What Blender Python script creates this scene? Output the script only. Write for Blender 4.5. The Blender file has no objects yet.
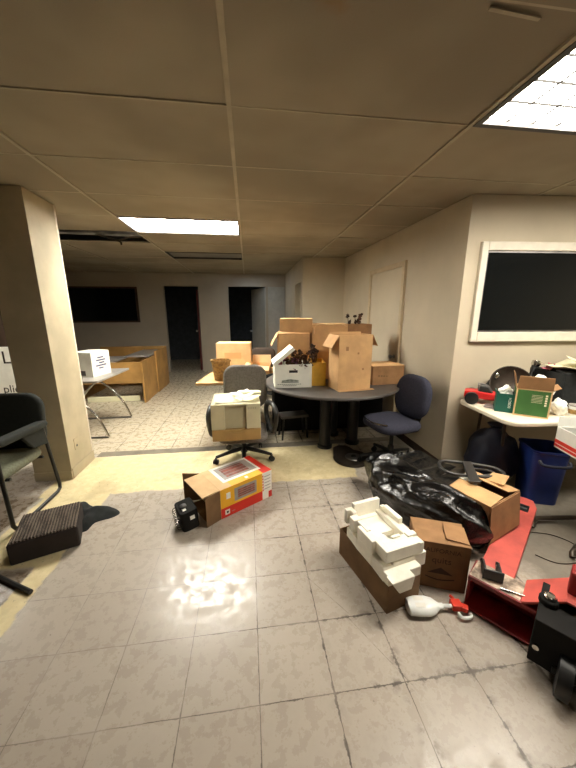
import bpy, bmesh, math, random
from mathutils import Vector, Matrix, noise
random.seed(7)
C = bpy.context.scene.collection
SC = bpy.context.scene
PI = math.pi
R = math.radians
ZC = 2.447          # ceiling height

# ------------------------------------------------------------------ materials
class G:
    """tiny node-tree writer"""
    def __init__(s, name):
        s.m = bpy.data.materials.new(name); s.m.use_nodes = True
        s.t = s.m.node_tree; s.t.nodes.clear()
        s.out = s.t.nodes.new('ShaderNodeOutputMaterial')
    def n(s, typ, ins=(), **kw):
        nd = s.t.nodes.new(typ)
        for k, v in kw.items(): setattr(nd, k, v)
        items = ins.items() if isinstance(ins, dict) else enumerate(ins)
        for k, v in items:
            if v is None: continue
            s.put(nd.inputs[k], v)
        return nd
    def put(s, sock, v):
        if isinstance(v, bpy.types.NodeSocket): s.t.links.new(v, sock)
        elif isinstance(v, bpy.types.Node): s.t.links.new(v.outputs[0], sock)
        else: sock.default_value = v
    def math(s, op, a, b=None, c=None, clamp=False):
        return s.n('ShaderNodeMath', [a, b, c], operation=op, use_clamp=clamp).outputs[0]
    def step(s, x, a, b):
        return s.n('ShaderNodeMapRange', {0: x, 1: a, 2: b, 3: 0.0, 4: 1.0}, interpolation_type='SMOOTHSTEP').outputs[0]
    def band(s, x, lo, hi, w):
        return s.math('MULTIPLY', s.step(x, lo - w, lo + w), s.math('SUBTRACT', 1.0, s.step(x, hi - w, hi + w)))
    def mix(s, f, a, b):
        nd = s.t.nodes.new('ShaderNodeMix'); nd.data_type = 'RGBA'
        s.put(nd.inputs[0], f); s.put(nd.inputs[6], a); s.put(nd.inputs[7], b)
        return nd.outputs[2]
    def noise(s, vec, scale, detail=4.0, rough=.55, dist=0.0):
        return s.n('ShaderNodeTexNoise', {'Vector': vec, 'Scale': scale, 'Detail': detail, 'Roughness': rough, 'Distortion': dist}).outputs[0]
    def bump(s, h, strength, dist=.01):
        return s.n('ShaderNodeBump', {'Height': h, 'Strength': strength, 'Distance': dist}).outputs[0]
    def bsdf(s, col, rough=.6, metal=0.0, normal=None, **kw):
        d = {'Base Color': col, 'Roughness': rough, 'Metallic': metal}
        d.update(kw)
        p = s.n('ShaderNodeBsdfPrincipled', d)
        if normal is not None: s.put(p.inputs['Normal'], normal)
        s.put(s.out.inputs[0], p.outputs[0]); return p

def rgb(r, g, b):
    f = lambda c: (c / 255 / 12.92) if c <= 10 else ((c / 255 + .055) / 1.055) ** 2.4
    return (f(r), f(g), f(b), 1)

def mat(name, col, rough=.6, metal=0.0, var=.12, scale=9.0, bump=0.0, bscale=60.0, dark=None, coat=0.0, spec=.5):
    g = G(name); co = g.n('ShaderNodeTexCoord').outputs['Object']
    nz = g.noise(co, scale)
    d = dark or tuple(c * (1 - 2.2 * var) for c in col[:3]) + (1,)
    l = tuple(min(1, c * (1 + var)) for c in col[:3]) + (1,)
    c = g.mix(g.step(nz, .3, .7), d, l)
    nrm = g.bump(g.noise(co, bscale, 3), bump, .004) if bump else None
    g.bsdf(c, rough, metal, nrm, **{'Coat Weight': coat, 'Specular IOR Level': spec})
    return g.m

def emit(name, col, s):
    g = G(name); e = g.n('ShaderNodeEmission', [col, s]); g.put(g.out.inputs[0], e.outputs[0]); return g.m

M = {}
M['wall'] = mat('wall_paint', rgb(196, 184, 160), .75, var=.04, scale=1.7, bump=.05, bscale=90)
M['wall_far'] = mat('far_wall_paint', rgb(172, 162, 146), .8, var=.04, scale=1.2)
M['wall_dark'] = mat('dark_panel', rgb(62, 44, 30), .6, var=.15)
M['column'] = mat('column_paint', rgb(188, 176, 148), .7, var=.08, scale=2.5, bump=.06)
M['white_trim'] = mat('white_trim_paint', rgb(222, 214, 196), .5, var=.04)
M['cream_trim'] = mat('cream_trim_paint', rgb(196, 178, 146), .6, var=.05)
M['black_glass'] = mat('black_window_glass', (.006, .007, .007, 1), .12, var=.02, spec=.35)
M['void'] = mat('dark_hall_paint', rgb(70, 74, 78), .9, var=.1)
M['plenum'] = mat('plenum_brown', rgb(52, 44, 36), .9, var=.2)  # plain dark brown above the open ceiling gap
M['red_door'] = mat('dark_red_door', rgb(92, 26, 20), .5, var=.1)
M['grey_door'] = mat('grey_door_paint', rgb(176, 174, 166), .5, var=.04)
M['card'] = mat('cardboard', rgb(204, 162, 112), .8, var=.07, scale=6, bump=.05, bscale=40)
M['card_pale'] = mat('pale_cardboard', rgb(216, 180, 134), .8, var=.06, scale=7)
M['card_dark'] = mat('brown_cardboard', rgb(122, 92, 60), .85, var=.1, scale=7, bump=.05)  # brown card with shade mixed in for sides turned from the lamp
M['card_brown'] = mat('shaded_brown_cardboard', rgb(126, 90, 56), .85, var=.12, scale=8)  # kraft card darkened: the box's shadow is put into its colour
M['soft_ink'] = mat('faded_brown_ink', rgb(66, 42, 26), .85, var=.1)
M['card_kraft'] = mat('kraft_cardboard', rgb(158, 118, 78), .8, var=.1, scale=8)
M['ink'] = mat('dark_ink', rgb(38, 26, 18), .8, var=.05)
M['green_ink'] = mat('green_print_ink', rgb(44, 66, 48), .8, var=.05)
M['blue_ink'] = mat('blue_grey_ink', rgb(92, 92, 120), .8, var=.05)
M['white_print'] = mat('white_print', rgb(236, 232, 222), .6, var=.03)
M['white_card'] = mat('white_cardboard', rgb(232, 232, 222), .7, var=.03)
M['yellow_card'] = mat('yellow_cardboard', rgb(214, 168, 58), .7, var=.08)
M['foam'] = mat('white_foam', rgb(246, 242, 228), .8, var=.02, scale=30, bump=.08, bscale=220)
M['black_plastic'] = mat('black_plastic', (.012, .012, .012, 1), .4, var=.1)
M['char_plastic'] = mat('charcoal_plastic', (.03, .029, .027, 1), .45, var=.1)
M['grey_fabric'] = mat('grey_woven_fabric', rgb(118, 112, 106), .95, var=.1, scale=60, bump=.25, bscale=350)
M['blue_fabric'] = mat('slate_blue_fabric', rgb(55, 56, 71), .95, var=.1, scale=70, bump=.25, bscale=350)
M['dark_fabric'] = mat('black_green_upholstery', rgb(31, 35, 31), .8, var=.1, scale=50, bump=.15, bscale=300)
M['seat_pale'] = mat('sage_seat_fabric', rgb(122, 124, 104), .9, var=.1, scale=60)
M['black_cloth'] = mat('black_cloth', (.012, .014, .014, 1), .95, var=.15, scale=30, bump=.3, bscale=120)
M['chrome'] = mat('chrome', (.62, .6, .56, 1), .18, 1.0, var=.05)
M['steel'] = mat('dull_steel', (.30, .29, .28, 1), .4, 1.0, var=.12)
M['dark_steel'] = mat('dark_grey_steel', (.07, .066, .062, 1), .42, .6, var=.1)
M['brown_metal'] = mat('brown_metal', (.055, .042, .03, 1), .45, .5, var=.15)
M['table_top_grey'] = mat('charcoal_laminate', rgb(84, 80, 76), .45, var=.08)
M['desk_grey'] = mat('grey_laminate', rgb(152, 146, 140), .35, var=.06)
M['cream_plastic'] = mat('cream_plastic', rgb(214, 208, 172), .5, var=.03)
M['cream_panel'] = mat('cream_recess_plastic', rgb(190, 184, 150), .5, var=.03)
M['tan_plastic'] = mat('tan_plastic', rgb(186, 154, 96), .5, var=.04)
M['paper'] = mat('cream_paper', rgb(230, 226, 190), .8, var=.03)
M['paper_white'] = mat('white_paper', rgb(240, 238, 228), .8, var=.03)
M['red_print'] = mat('red_print', rgb(214, 46, 30), .45, var=.03)
M['yellow_print'] = mat('yellow_print', rgb(238, 178, 34), .45, var=.03)
M['picture_grey'] = mat('grey_picture_print', rgb(158, 152, 146), .45, var=.1)
M['picture_red'] = mat('brick_red_picture_print', rgb(150, 84, 72), .45, var=.2, scale=30)
M['red_paint'] = mat('red_machine_paint', rgb(200, 88, 78), .6, var=.12, scale=6, bump=.03)
M['red_dark'] = mat('worn_dark_red_paint', rgb(140, 30, 28), .5, var=.2, scale=8)
M['grime'] = mat('chalky_grime', rgb(196, 176, 156), .9, var=.3, scale=22)
M['bag'] = None
M['wood'] = mat('yellow_wood_veneer', rgb(180, 138, 78), .5, var=.12, scale=3)
M['light_wood'] = mat('light_wood_laminate', rgb(214, 176, 122), .45, var=.06, scale=4)
M['wicker'] = mat('tan_bin_plastic', rgb(170, 132, 74), .6, var=.2, scale=40, bump=.3, bscale=90)
M['black_matte'] = mat('matte_black_board', (.012, .011, .010, 1), .8, var=.1, spec=.2)
M['blue_plastic'] = mat('blue_plastic', rgb(22, 46, 112), .45, var=.12, scale=5)
M['navy'] = mat('navy_plastic', rgb(18, 24, 46), .6, var=.15, scale=5)
M['teal_card'] = mat('teal_cardboard', rgb(14, 88, 74), .55, var=.05)
M['green_card'] = mat('green_cardboard', rgb(58, 104, 48), .6, var=.05)
M['folding_top'] = mat('ivory_table_plastic', rgb(226, 218, 194), .45, var=.03)
M['clear_white'] = mat('milky_plastic', rgb(242, 244, 240), .35, var=.03)
M['orange_red'] = mat('orange_red_plastic', rgb(236, 62, 36), .4, var=.04)
M['toy_red'] = mat('toy_red_plastic', rgb(206, 36, 34), .35, var=.05)
M['purple_petal'] = mat('purple_petal', rgb(120, 66, 96), .9, var=.25, scale=30)
M['brown_petal'] = mat('dried_brown_petal', rgb(92, 60, 40), .95, var=.35, scale=30)
M['pink_petal'] = mat('pink_petal', rgb(196, 112, 122), .9, var=.2, scale=30)
M['twig'] = mat('twig_bark', rgb(58, 40, 28), .95, var=.2)
M['grey_panel'] = mat('unlit_diffuser', rgb(128, 124, 116), .5, var=.04)
M['tbar'] = mat('ceiling_bar_paint', rgb(172, 160, 136), .6, var=.05)
M['lamp'] = emit('fluorescent_diffuser', (1, .93, .81, 1), 19.0)
M['lamp_far'] = emit('far_fluorescent_diffuser', (1, .95, .84, 1), 35.0)

def mk_bag():
    g = G('black_bin_liner'); co = g.n('ShaderNodeTexCoord').outputs['Object']
    h = g.noise(co, 9, 5, .6, 1.6)
    g.bsdf((.005, .005, .005, 1), .2, 0, g.bump(h, .5, .02), **{'Specular IOR Level': .7}); return g.m
M['bag'] = mk_bag()

def mk_ribbed():
    g = G('ribbed_grey_carpet'); co = g.n('ShaderNodeTexCoord').outputs['Object']
    w = g.n('ShaderNodeTexWave', {'Vector': co, 'Scale': 18.0, 'Distortion': 2.5, 'Detail': 3.0, 'Detail Scale': 6.0}, bands_direction='X').outputs[1]
    c = g.mix(w, rgb(54, 46, 42), rgb(128, 114, 102))
    g.bsdf(c, .95, 0, g.bump(w, .9, .01)); return g.m
M['ribbed'] = mk_ribbed()

def mk_lampcells():
    return mat('louvre_near_black', (.014, .013, .012, 1), .6, var=.02, spec=.1)  # pale bars coloured near-black so they show beside the overbright diffuser
M['louvre'] = mk_lampcells()

def mk_tile():
    g = G('ceiling_tile'); geo = g.n('ShaderNodeTexCoord').outputs['Object']
    big = g.noise(geo, 1.1, 3); fine = g.noise(geo, 120, 2)
    c = g.mix(g.step(big, .35, .7), rgb(138, 127, 108), rgb(160, 149, 128))
    # water stain with its own shape
    sep = g.n('ShaderNodeSeparateXYZ', [geo])
    wob = g.math('MULTIPLY', g.math('SUBTRACT', g.noise(geo, 14, 3), .5), .12)
    dx = g.math('SUBTRACT', sep.outputs[0], .28); dy = g.math('SUBTRACT', sep.outputs[1], 1.13)
    d = g.math('ADD', g.math('SQRT', g.math('ADD', g.math('MULTIPLY', dx, dx), g.math('MULTIPLY', dy, dy))), wob)
    st = g.math('SUBTRACT', 1.0, g.step(d, .015, .085))
    c = g.mix(g.math('MULTIPLY', st, .6), c, rgb(140, 104, 50))
    g.bsdf(c, .9, 0, g.bump(fine, .12, .003)); return g.m
M['tile'] = mk_tile()

def mk_floor():
    g = G('vinyl_floor'); co = g.n('ShaderNodeTexCoord').outputs['Object']
    sep = g.n('ShaderNodeSeparateXYZ', [co]); x, y = sep.outputs[0], sep.outputs[1]
    T = .305; FX, FY = .0017, .896
    n1 = g.noise(co, 3.2, 5, .6); n2 = g.noise(co, 17, 7, .7); n3 = g.noise(co, 1.3, 4, .6); n4 = g.noise(co, 45, 3, .6)
    wob = g.math('MULTIPLY', g.math('SUBTRACT', n2, .5), .010)
    def cell(v, off):
        u = g.math('DIVIDE', g.math('SUBTRACT', g.math('ADD', v, wob), off), T)
        fr = g.math('FRACT', u)
        e = g.math('MULTIPLY', g.math('MINIMUM', fr, g.math('SUBTRACT', 1.0, fr)), T)
        return g.math('FLOOR', u), e
    ix, ex = cell(x, FX); iy, ey = cell(y, FY)
    wn = g.n('ShaderNodeTexWhiteNoise', [g.n('ShaderNodeCombineXYZ', [ix, iy, 0.0]).outputs[0]], noise_dimensions='3D').outputs[0]
    base = g.mix(wn, rgb(172, 161, 148), rgb(180, 170, 157))
    base = g.mix(g.math('MULTIPLY', g.step(n1, .42, .80), .22), base, rgb(142, 130, 115))      # scuffed dirt
    base = g.mix(g.math('MULTIPLY', g.step(n2, .50, .78), g.math('ADD', .04, g.math('MULTIPLY', g.step(x, .1, .9), .36))), base, rgb(110, 98, 84))
    base = g.mix(g.math('MULTIPLY', g.step(n4, .70, .76), .6), base, rgb(88, 76, 62))
    base = g.mix(g.math('MULTIPLY', g.step(n3, .42, .72), .15), base, rgb(200, 190, 172))
    far = g.step(y, 3.30, 3.36)
    base = g.mix(g.math('MULTIPLY', far, .7), base, g.mix(n3, rgb(206, 194, 166), rgb(190, 178, 152)))
    e = g.math('MINIMUM', ex, ey)
    wide = g.math('ADD', g.math('ADD', .0020, g.math('MULTIPLY', far, .006)), g.math('MULTIPLY', g.math('MULTIPLY', g.step(n2, .44, .62), g.math('ADD', .3, g.step(x, -.1, .5))), .007))
    ln = g.math('SUBTRACT', 1.0, g.step(g.math('DIVIDE', e, wide), .35, 1.0))
    lnf = g.math('MULTIPLY', ln, g.math('ADD', g.math('ADD', .20, g.math('MULTIPLY', g.step(x, -.7, .2), .3)), g.math('MULTIPLY', g.step(n1, .40, .60), .4)))
    # dirt collecting around the joints to the right
    smear = g.math('MULTIPLY', g.math('SUBTRACT', 1.0, g.step(e, 0.0, .045)), g.math('MULTIPLY', g.step(n2, .45, .62), g.step(x, .1, .7)))
    base = g.mix(g.math('MULTIPLY', smear, .55), base, rgb(84, 72, 58))
    base = g.mix(lnf, base, rgb(62, 52, 42))
    # long scratches in the tiles
    for (ax, ay, bx_, by_) in ((.29, 1.48, .47, 1.22), (.46, 1.20, .66, .84)):
        L_ = math.hypot(bx_-ax, by_-ay); ux, uy = (bx_-ax)/L_, (by_-ay)/L_
        rx = g.math('SUBTRACT', x, ax); ry = g.math('SUBTRACT', y, ay)
        al = g.math('ADD', g.math('MULTIPLY', rx, ux), g.math('MULTIPLY', ry, uy))
        ac_ = g.math('ABSOLUTE', g.math('ADD', g.math('SUBTRACT', g.math('MULTIPLY', rx, uy), g.math('MULTIPLY', ry, ux)), wob))
        sc = g.math('MULTIPLY', g.math('SUBTRACT', 1.0, g.step(ac_, .0005, .0028)), g.band(al, 0.0, L_, .02))
        base = g.mix(g.math('MULTIPLY', sc, g.math('MULTIPLY', g.step(n2, .42, .58), .55)), base, rgb(66, 56, 46))
    # bare adhesive strip where tiles are gone
    w2 = g.math('MULTIPLY', g.math('SUBTRACT', g.noise(co, 5, 5, .7), .5), .10)
    xx = g.math('ADD', x, w2); yy = g.math('ADD', y, w2)
    a = g.math('MULTIPLY', g.band(xx, -1.80, 1.0, .012), g.band(yy, 2.52, 3.26, .012))
    b = g.math('MULTIPLY', g.band(xx, -1.75, -1.22, .012), g.band(yy, 1.75, 2.6, .02))
    b2 = g.math('MULTIPLY', g.band(xx, -1.34, -1.22, .008), g.band(yy, .9, 1.9, .02))
    ad = g.math('MAXIMUM', g.math('MAXIMUM', a, b), b2)
    yel = g.mix(g.step(n2, .4, .7), rgb(214, 198, 152), rgb(228, 214, 174))
    yel = g.mix(g.math('MULTIPLY', g.step(n1, .5, .68), .5), yel, rgb(176, 156, 114))
    yel = g.mix(g.math('MULTIPLY', g.step(n4, .63, .72), .6), yel, rgb(110, 90, 60))
    col = g.mix(ad, base, yel)
    # brown worn sheet along the left
    lf = g.math('SUBTRACT', 1.0, g.step(xx, -1.352, -1.338)); lf = g.math('MULTIPLY', lf, g.math('SUBTRACT', 1.0, g.step(y, 1.7, 1.75)))
    lf2 = g.math('MULTIPLY', g.math('SUBTRACT', 1.0, g.step(xx, -1.80, -1.77)), g.math('SUBTRACT', 1.0, g.step(y, 2.5, 2.62)))
    col = g.mix(g.math('MAXIMUM', lf, lf2), col, g.mix(n2, rgb(92, 80, 66), rgb(128, 112, 94)))
    # smooth grey concrete at the right
    cr = g.step(g.math('ADD', x, g.math('MULTIPLY', w2, 3.0)), 1.55, 1.7)
    col = g.mix(cr, col, g.mix(n1, rgb(104, 98, 88), rgb(140, 132, 118)))
    rough = g.math('ADD', .20, g.math('MULTIPLY', g.step(n2, .38, .66), .30))
    rough = g.math('ADD', rough, g.math('MULTIPLY', g.math('MAXIMUM', ad, cr), .35))
    hgt = g.math('SUBTRACT', g.math('ADD', g.math('MULTIPLY', n2, .5), g.math('MULTIPLY', n1, .6)), g.math('MULTIPLY', ln, .5))
    g.bsdf(col, rough, 0, g.bump(hgt, .10, .004)); return g.m
M['floor'] = mk_floor()

# ------------------------------------------------------------------ mesh helpers
def NB(): return bmesh.new()
def box(bm, c, s, rot=None):
    """axis box centre c size s, optional 3x3 rotation"""
    hx, hy, hz = s[0] / 2, s[1] / 2, s[2] / 2
    vs = []
    for sx, sy, sz in ((-1,-1,-1),(1,-1,-1),(1,1,-1),(-1,1,-1),(-1,-1,1),(1,-1,1),(1,1,1),(-1,1,1)):
        p = Vector((sx*hx, sy*hy, sz*hz))
        if rot is not None: p = rot @ p
        vs.append(bm.verts.new(p + Vector(c)))
    for f in ((0,3,2,1),(4,5,6,7),(0,1,5,4),(1,2,6,5),(2,3,7,6),(3,0,4,7)): bm.faces.new([vs[i] for i in f])
    return bm
def bx(bm, x0, x1, y0, y1, z0, z1): return box(bm, ((x0+x1)/2, (y0+y1)/2, (z0+z1)/2), (abs(x1-x0), abs(y1-y0), abs(z1-z0)))
def slab(bm, pts, th):
    """thick sheet from a planar outline"""
    pts = [Vector(p) for p in pts]
    n = (pts[1]-pts[0]).cross(pts[-1]-pts[0]).normalized() * (th/2)
    a = [bm.verts.new(p+n) for p in pts]; b = [bm.verts.new(p-n) for p in pts]; k = len(pts)
    bm.faces.new(a); bm.faces.new(b[::-1])
    for i in range(k): bm.faces.new((a[i], b[i], b[(i+1) % k], a[(i+1) % k]))
    return bm
def prism(bm, poly, z0, z1, tf=None):
    a = [Vector((p[0], p[1], z0)) for p in poly]; b = [Vector((p[0], p[1], z1)) for p in poly]
    if tf is not None: a = [tf @ p for p in a]; b = [tf @ p for p in b]
    a = [bm.verts.new(p) for p in a]; b = [bm.verts.new(p) for p in b]; k = len(poly)
    bm.faces.new(a[::-1]); bm.faces.new(b)
    for i in range(k): bm.faces.new((a[i], a[(i+1) % k], b[(i+1) % k], b[i]))
    return bm
def smooth_path(pts, n=6, closed=False):
    P = [Vector(p) for p in pts]; out = []; k = len(P)
    for i in range(k if closed else k-1):
        g = (lambda j: P[j % k]) if closed else (lambda j: P[max(0, min(k-1, j))])
        p0, p1, p2, p3 = g(i-1), g(i), g(i+1), g(i+2)
        for s in range(n):
            t = s / n
            out.append(.5*((2*p1)+(p2-p0)*t+(2*p0-5*p1+4*p2-p3)*t*t+(3*p1-p0-3*p2+p3)*t**3))
    if not closed: out.append(P[-1])
    return out
def tube(bm, pts, r, seg=10, closed=False, sm=0, sx=1.0):
    P = smooth_path(pts, sm, closed) if sm else [Vector(p) for p in pts]
    k = len(P); rings = []; up = None
    for i, p in enumerate(P):
        a = P[(i-1) % k] if (closed or i) else p; b = P[(i+1) % k] if (closed or i < k-1) else p
        d = (b-a).normalized()
        if up is None:
            up = Vector((0, 0, 1)) if abs(d.z) < .9 else Vector((1, 0, 0))
        s = d.cross(up).normalized(); up = s.cross(d).normalized()
        rr = r(i/(k-1)) if callable(r) else r
        rings.append([bm.verts.new(p + s*math.cos(2*PI*j/seg)*rr*sx + up*math.sin(2*PI*j/seg)*rr) for j in range(seg)])
    for i in range(k if closed else k-1):
        A, B = rings[i], rings[(i+1) % k]
        for j in range(seg): bm.faces.new((A[j], A[(j+1) % seg], B[(j+1) % seg], B[j]))
    if not closed:
        bm.faces.new(rings[0][::-1]); bm.faces.new(rings[-1])
    return bm
def lathe(bm, prof, seg=28, c=(0, 0, 0), tf=None):
    """profile of (r, z) closed top and bottom when r>0 at the ends"""
    rings = []
    for r, z in prof:
        ring = []
        for j in range(seg):
            p = Vector((r*math.cos(2*PI*j/seg), r*math.sin(2*PI*j/seg), z))
            if tf is not None: p = tf @ p
            ring.append(bm.verts.new(p + Vector(c)))
        rings.append(ring)
    for A, B in zip(rings, rings[1:]):
        for j in range(seg): bm.faces.new((A[j], A[(j+1) % seg], B[(j+1) % seg], B[j]))
    bm.faces.new(rings[0][::-1]); bm.faces.new(rings[-1])
    return bm
def rrect(w, d, r, n=5):
    out = []
    for cx, cy, a0 in ((w/2-r, d/2-r, 0), (-w/2+r, d/2-r, 90), (-w/2+r, -d/2+r, 180), (w/2-r, -d/2+r, 270)):
        for i in range(n+1):
            a = R(a0 + 90*i/n); out.append((cx+r*math.cos(a), cy+r*math.sin(a)))
    return out
def cushion(bm, w, d, h, r, tf=None, crown=.35, n=6):
    """rounded pad: stacked rounded rectangles"""
    prof = [(.90, 0), (.97, .12), (1, .35), (1, .6), (.97, .82), (.9, .94), (.75, 1.0), (.4, 1.0+crown*.12)]
    rings = []
    for s, t in prof:
        ring = []
        for px_, py_ in rrect(w, d, r, n):
            p = Vector((px_*s, py_*s, t*h))
            if tf is not None: p = tf @ p
            ring.append(bm.verts.new(p))
        rings.append(ring)
    k = len(rings[0])
    for A, B in zip(rings, rings[1:]):
        for j in range(k): bm.faces.new((A[j], A[(j+1) % k], B[(j+1) % k], B[j]))
    bm.faces.new(rings[0][::-1]); bm.faces.new(rings[-1])
    return bm
def obj(name, bm, m, parent=None, smooth=False, bevel=0.0, seg=2, sub=0, label=None):
    bmesh.ops.recalc_face_normals(bm, faces=bm.faces)
    me = bpy.data.meshes.new(name); bm.to_mesh(me); bm.free()
    o = bpy.data.objects.new(name, me); C.objects.link(o)
    for mm in (m if isinstance(m, (list, tuple)) else [m]): me.materials.append(mm)
    if smooth:
        for p in me.polygons: p.use_smooth = True
        try: me.set_sharp_from_angle(angle=R(42))
        except Exception: pass
    if bevel:
        b = o.modifiers.new('bevel', 'BEVEL'); b.width = bevel; b.segments = seg; b.limit_method = 'ANGLE'; b.angle_limit = R(40)
    if sub:
        s = o.modifiers.new('subdiv', 'SUBSURF'); s.levels = sub; s.render_levels = sub
    if parent is not None: o.parent = parent
    if label: o['label'] = label
    return o
def thing(name, label, cat, loc=(0, 0, 0), rotz=0, group=None, rot=None):
    o = bpy.data.objects.new(name, None); C.objects.link(o); o.empty_display_size = .1
    o.location = loc; o.rotation_euler = rot if rot else (0, 0, R(rotz))
    o['label'] = label; o['category'] = cat
    if group: o['group'] = group
    return o
def tag(o, label, cat, group=None):
    o['label'] = label; o['category'] = cat
    if group: o['group'] = group
    return o
def struct(name, bm, m, parent=None, **kw):
    o = obj(name, bm, m, parent, **kw)
    if parent is None: o['kind'] = 'structure'
    return o
def text(name, body, size, m, parent, mtx, align='CENTER', label=None):
    cu = bpy.data.curves.new(name, 'FONT'); cu.body = body; cu.size = size; cu.align_x = align; cu.align_y = 'CENTER'; cu.extrude = .0006
    t = bpy.data.objects.new(name, cu); C.objects.link(t)
    dg = bpy.context.evaluated_depsgraph_get(); me = bpy.data.meshes.new_from_object(t.evaluated_get(dg))
    bpy.data.objects.remove(t); me.materials.clear(); me.materials.append(m); me.transform(mtx)
    o = bpy.data.objects.new(name, me); C.objects.link(o); o.parent = parent
    return o
FRONT = Matrix.Rotation(R(90), 4, 'X')                       # text facing -y
def at(x, y, z, m=FRONT): return Matrix.Translation((x, y, z)) @ m
RIGHT = Matrix.Rotation(R(90), 4, 'Z') @ FRONT               # text facing +x

# ------------------------------------------------------------------ the setting
bm = NB(); bx(bm, -4.9, 4.5, -2.2, 10.5, -.08, 0); struct('floor', bm, M['floor'])

# ceiling: one mesh of tiles, hole where a tile is gone
CX, CY = -.058, 1.6996
holes = {(-2, 4)}; lights = {(1, -1), (-1, 3), (-1, 6)}
bm = NB()
for i in range(-4, 4):
    for j in range(-7, 11):
        if (i, j) in holes or (i, j) in lights: continue
        x0, y0 = CX+1.22*i, CY+.61*j
        rr = random.Random(i*77+j)
        z = [ZC+.006+rr.uniform(-.004, .004) for _ in range(4)]
        g_ = .004
        q = [(x0+g_, y0+g_, z[0]), (x0+1.22-g_, y0+g_, z[1]), (x0+1.22-g_, y0+.61-g_, z[2]), (x0+g_, y0+.61-g_, z[3])]
        va = [bm.verts.new(p) for p in q]; vb = [bm.verts.new((p[0], p[1], p[2]+.015)) for p in q]
        bm.faces.new(va[::-1]); bm.faces.new(vb)
        for k in range(4): bm.faces.new((va[k], va[(k+1) % 4], vb[(k+1) % 4], vb[k]))
ceil = struct('ceiling', bm, M['tile'])
bm = NB()
for i in range(-4, 5):
    w = .011
    bx(bm, CX+1.22*i-w, CX+1.22*i+w, -2.2, 8.2, ZC-.002, ZC+.012)
for j in range(-6, 11):
    bx(bm, -4.9, 4.5, CY+.61*j-.005, CY+.61*j+.005, ZC+.003, ZC+.012)
obj('grid_bar', bm, M['tbar'], ceil)
# plenum above the ceiling
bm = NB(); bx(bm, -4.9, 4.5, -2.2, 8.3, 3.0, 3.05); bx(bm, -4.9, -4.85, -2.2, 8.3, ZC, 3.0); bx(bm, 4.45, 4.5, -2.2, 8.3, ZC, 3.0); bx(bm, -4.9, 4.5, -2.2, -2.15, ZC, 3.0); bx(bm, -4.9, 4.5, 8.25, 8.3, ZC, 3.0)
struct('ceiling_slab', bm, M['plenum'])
t = thing('cable', 'dark cable drooping through the missing ceiling panel', 'cable', (-1.62, 4.5, ZC))
bm = NB(); tube(bm, [(-.5, .1, .12), (-.2, .05, .03), (0, 0, -.03), (.02, .02, -.07)], .012, 8, sm=5); tube(bm, [(0, 0, -.03), (.12, .03, .02), (.3, .1, .05)], .010, 8, sm=5)
obj('wire', bm, M['brown_metal'], t, smooth=True)
bm = NB(); tube(bm, [(-2.45, 4.55, ZC+.08), (-1.3, 4.62, ZC+.08)], .035, 12)
tag(obj('conduit_pipe', bm, M['steel'], None, smooth=True), 'grey pipe running inside the open ceiling gap', 'pipe')

def fixture(i, j, label, lampm, cells=True, inset=.03):
    x0, y0 = CX+1.22*i, CY+.61*j
    t = thing('ceiling_light', label, 'ceiling light', (x0+.61, y0+.305, ZC), 0)
    bm = NB(); W, D, f = 1.20, .59, inset
    bx(bm, -W/2, W/2, -D/2, -D/2+f, -.006, .05); bx(bm, -W/2, W/2, D/2-f, D/2, -.006, .05)
    bx(bm, -W/2, -W/2+f, -D/2+f, D/2-f, -.006, .05); bx(bm, W/2-f, W/2, -D/2+f, D/2-f, -.006, .05)
    obj('frame', bm, M['dark_steel'], t)
    bm = NB(); bx(bm, -W/2+f, W/2-f, -D/2+f, D/2-f, .022, .03); obj('diffuser', bm, lampm, t)
    if cells:
        bm = NB(); nx, ny = 8, 4
        for k in range(1, nx): x = -W/2+f+(W-2*f)*k/nx; bx(bm, x-.0022, x+.0022, -D/2+f, D/2-f, .014, .022)
        for k in range(1, ny): y = -D/2+f+(D-2*f)*k/ny; bx(bm, -W/2+f, W/2-f, y-.0022, y+.0022, .014, .022)
        obj('louvre_grid', bm, M['louvre'], t)
    return t
fixture(1, -1, 'bright gridded fluorescent panel at the ceiling edge above the dark window', M['lamp'])
fixture(-1, 3, 'lit fluorescent panel over the far room beside the open ceiling gap', M['lamp_far'], True, .012)
fixture(-1, 6, 'unlit grey ceiling panel behind the lit far fluorescent', M['grey_panel'], False, .012)
bm = NB(); slab(bm, [(.78, 1.105, ZC-.0025), (.97, 1.118, ZC-.0025), (.97, 1.13, ZC-.0025), (.78, 1.118, ZC-.0025)], .004)
tag(obj('metal_strip', bm, M['tbar'], None), 'loose pale strip on the ceiling near the gridded panel', 'strip')

# walls
bm = NB()
Y = 8.13
for x0, x1, z0, z1 in ((-4.9, -2.03, 0, ZC), (-2.03, -1.2, 2.15, ZC), (-1.2, -.47, 0, ZC), (-.47, .47, 2.15, ZC), (.47, .53, 0, ZC), (.53, .96, 2.15, ZC), (.96, 1.12, 0, ZC)):
    bx(bm, x0, x1, Y, Y+.12, z0, z1)
struct('wall_back', bm, M['wall_far'])
bm = NB(); bx(bm, .53, .96, Y+.03, Y+.07, 0, 2.15); struct('door_3', bm, M['grey_door'])
bm = NB(); bx(bm, -4.25, -2.69, Y-.02, Y-.005, 1.32, 2.08); w2 = struct('window_2', bm, M['black_glass'])
bm = NB()
for a in ((-4.30, -2.64, 2.08, 2.12), (-4.30, -2.64, 1.28, 1.32), (-4.30, -4.25, 1.32, 2.08), (-2.69, -2.64, 1.32, 2.08)): bx(bm, a[0], a[1], Y-.025, Y, a[2], a[3])
obj('window_frame', bm, M['wall_dark'], w2)
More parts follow.
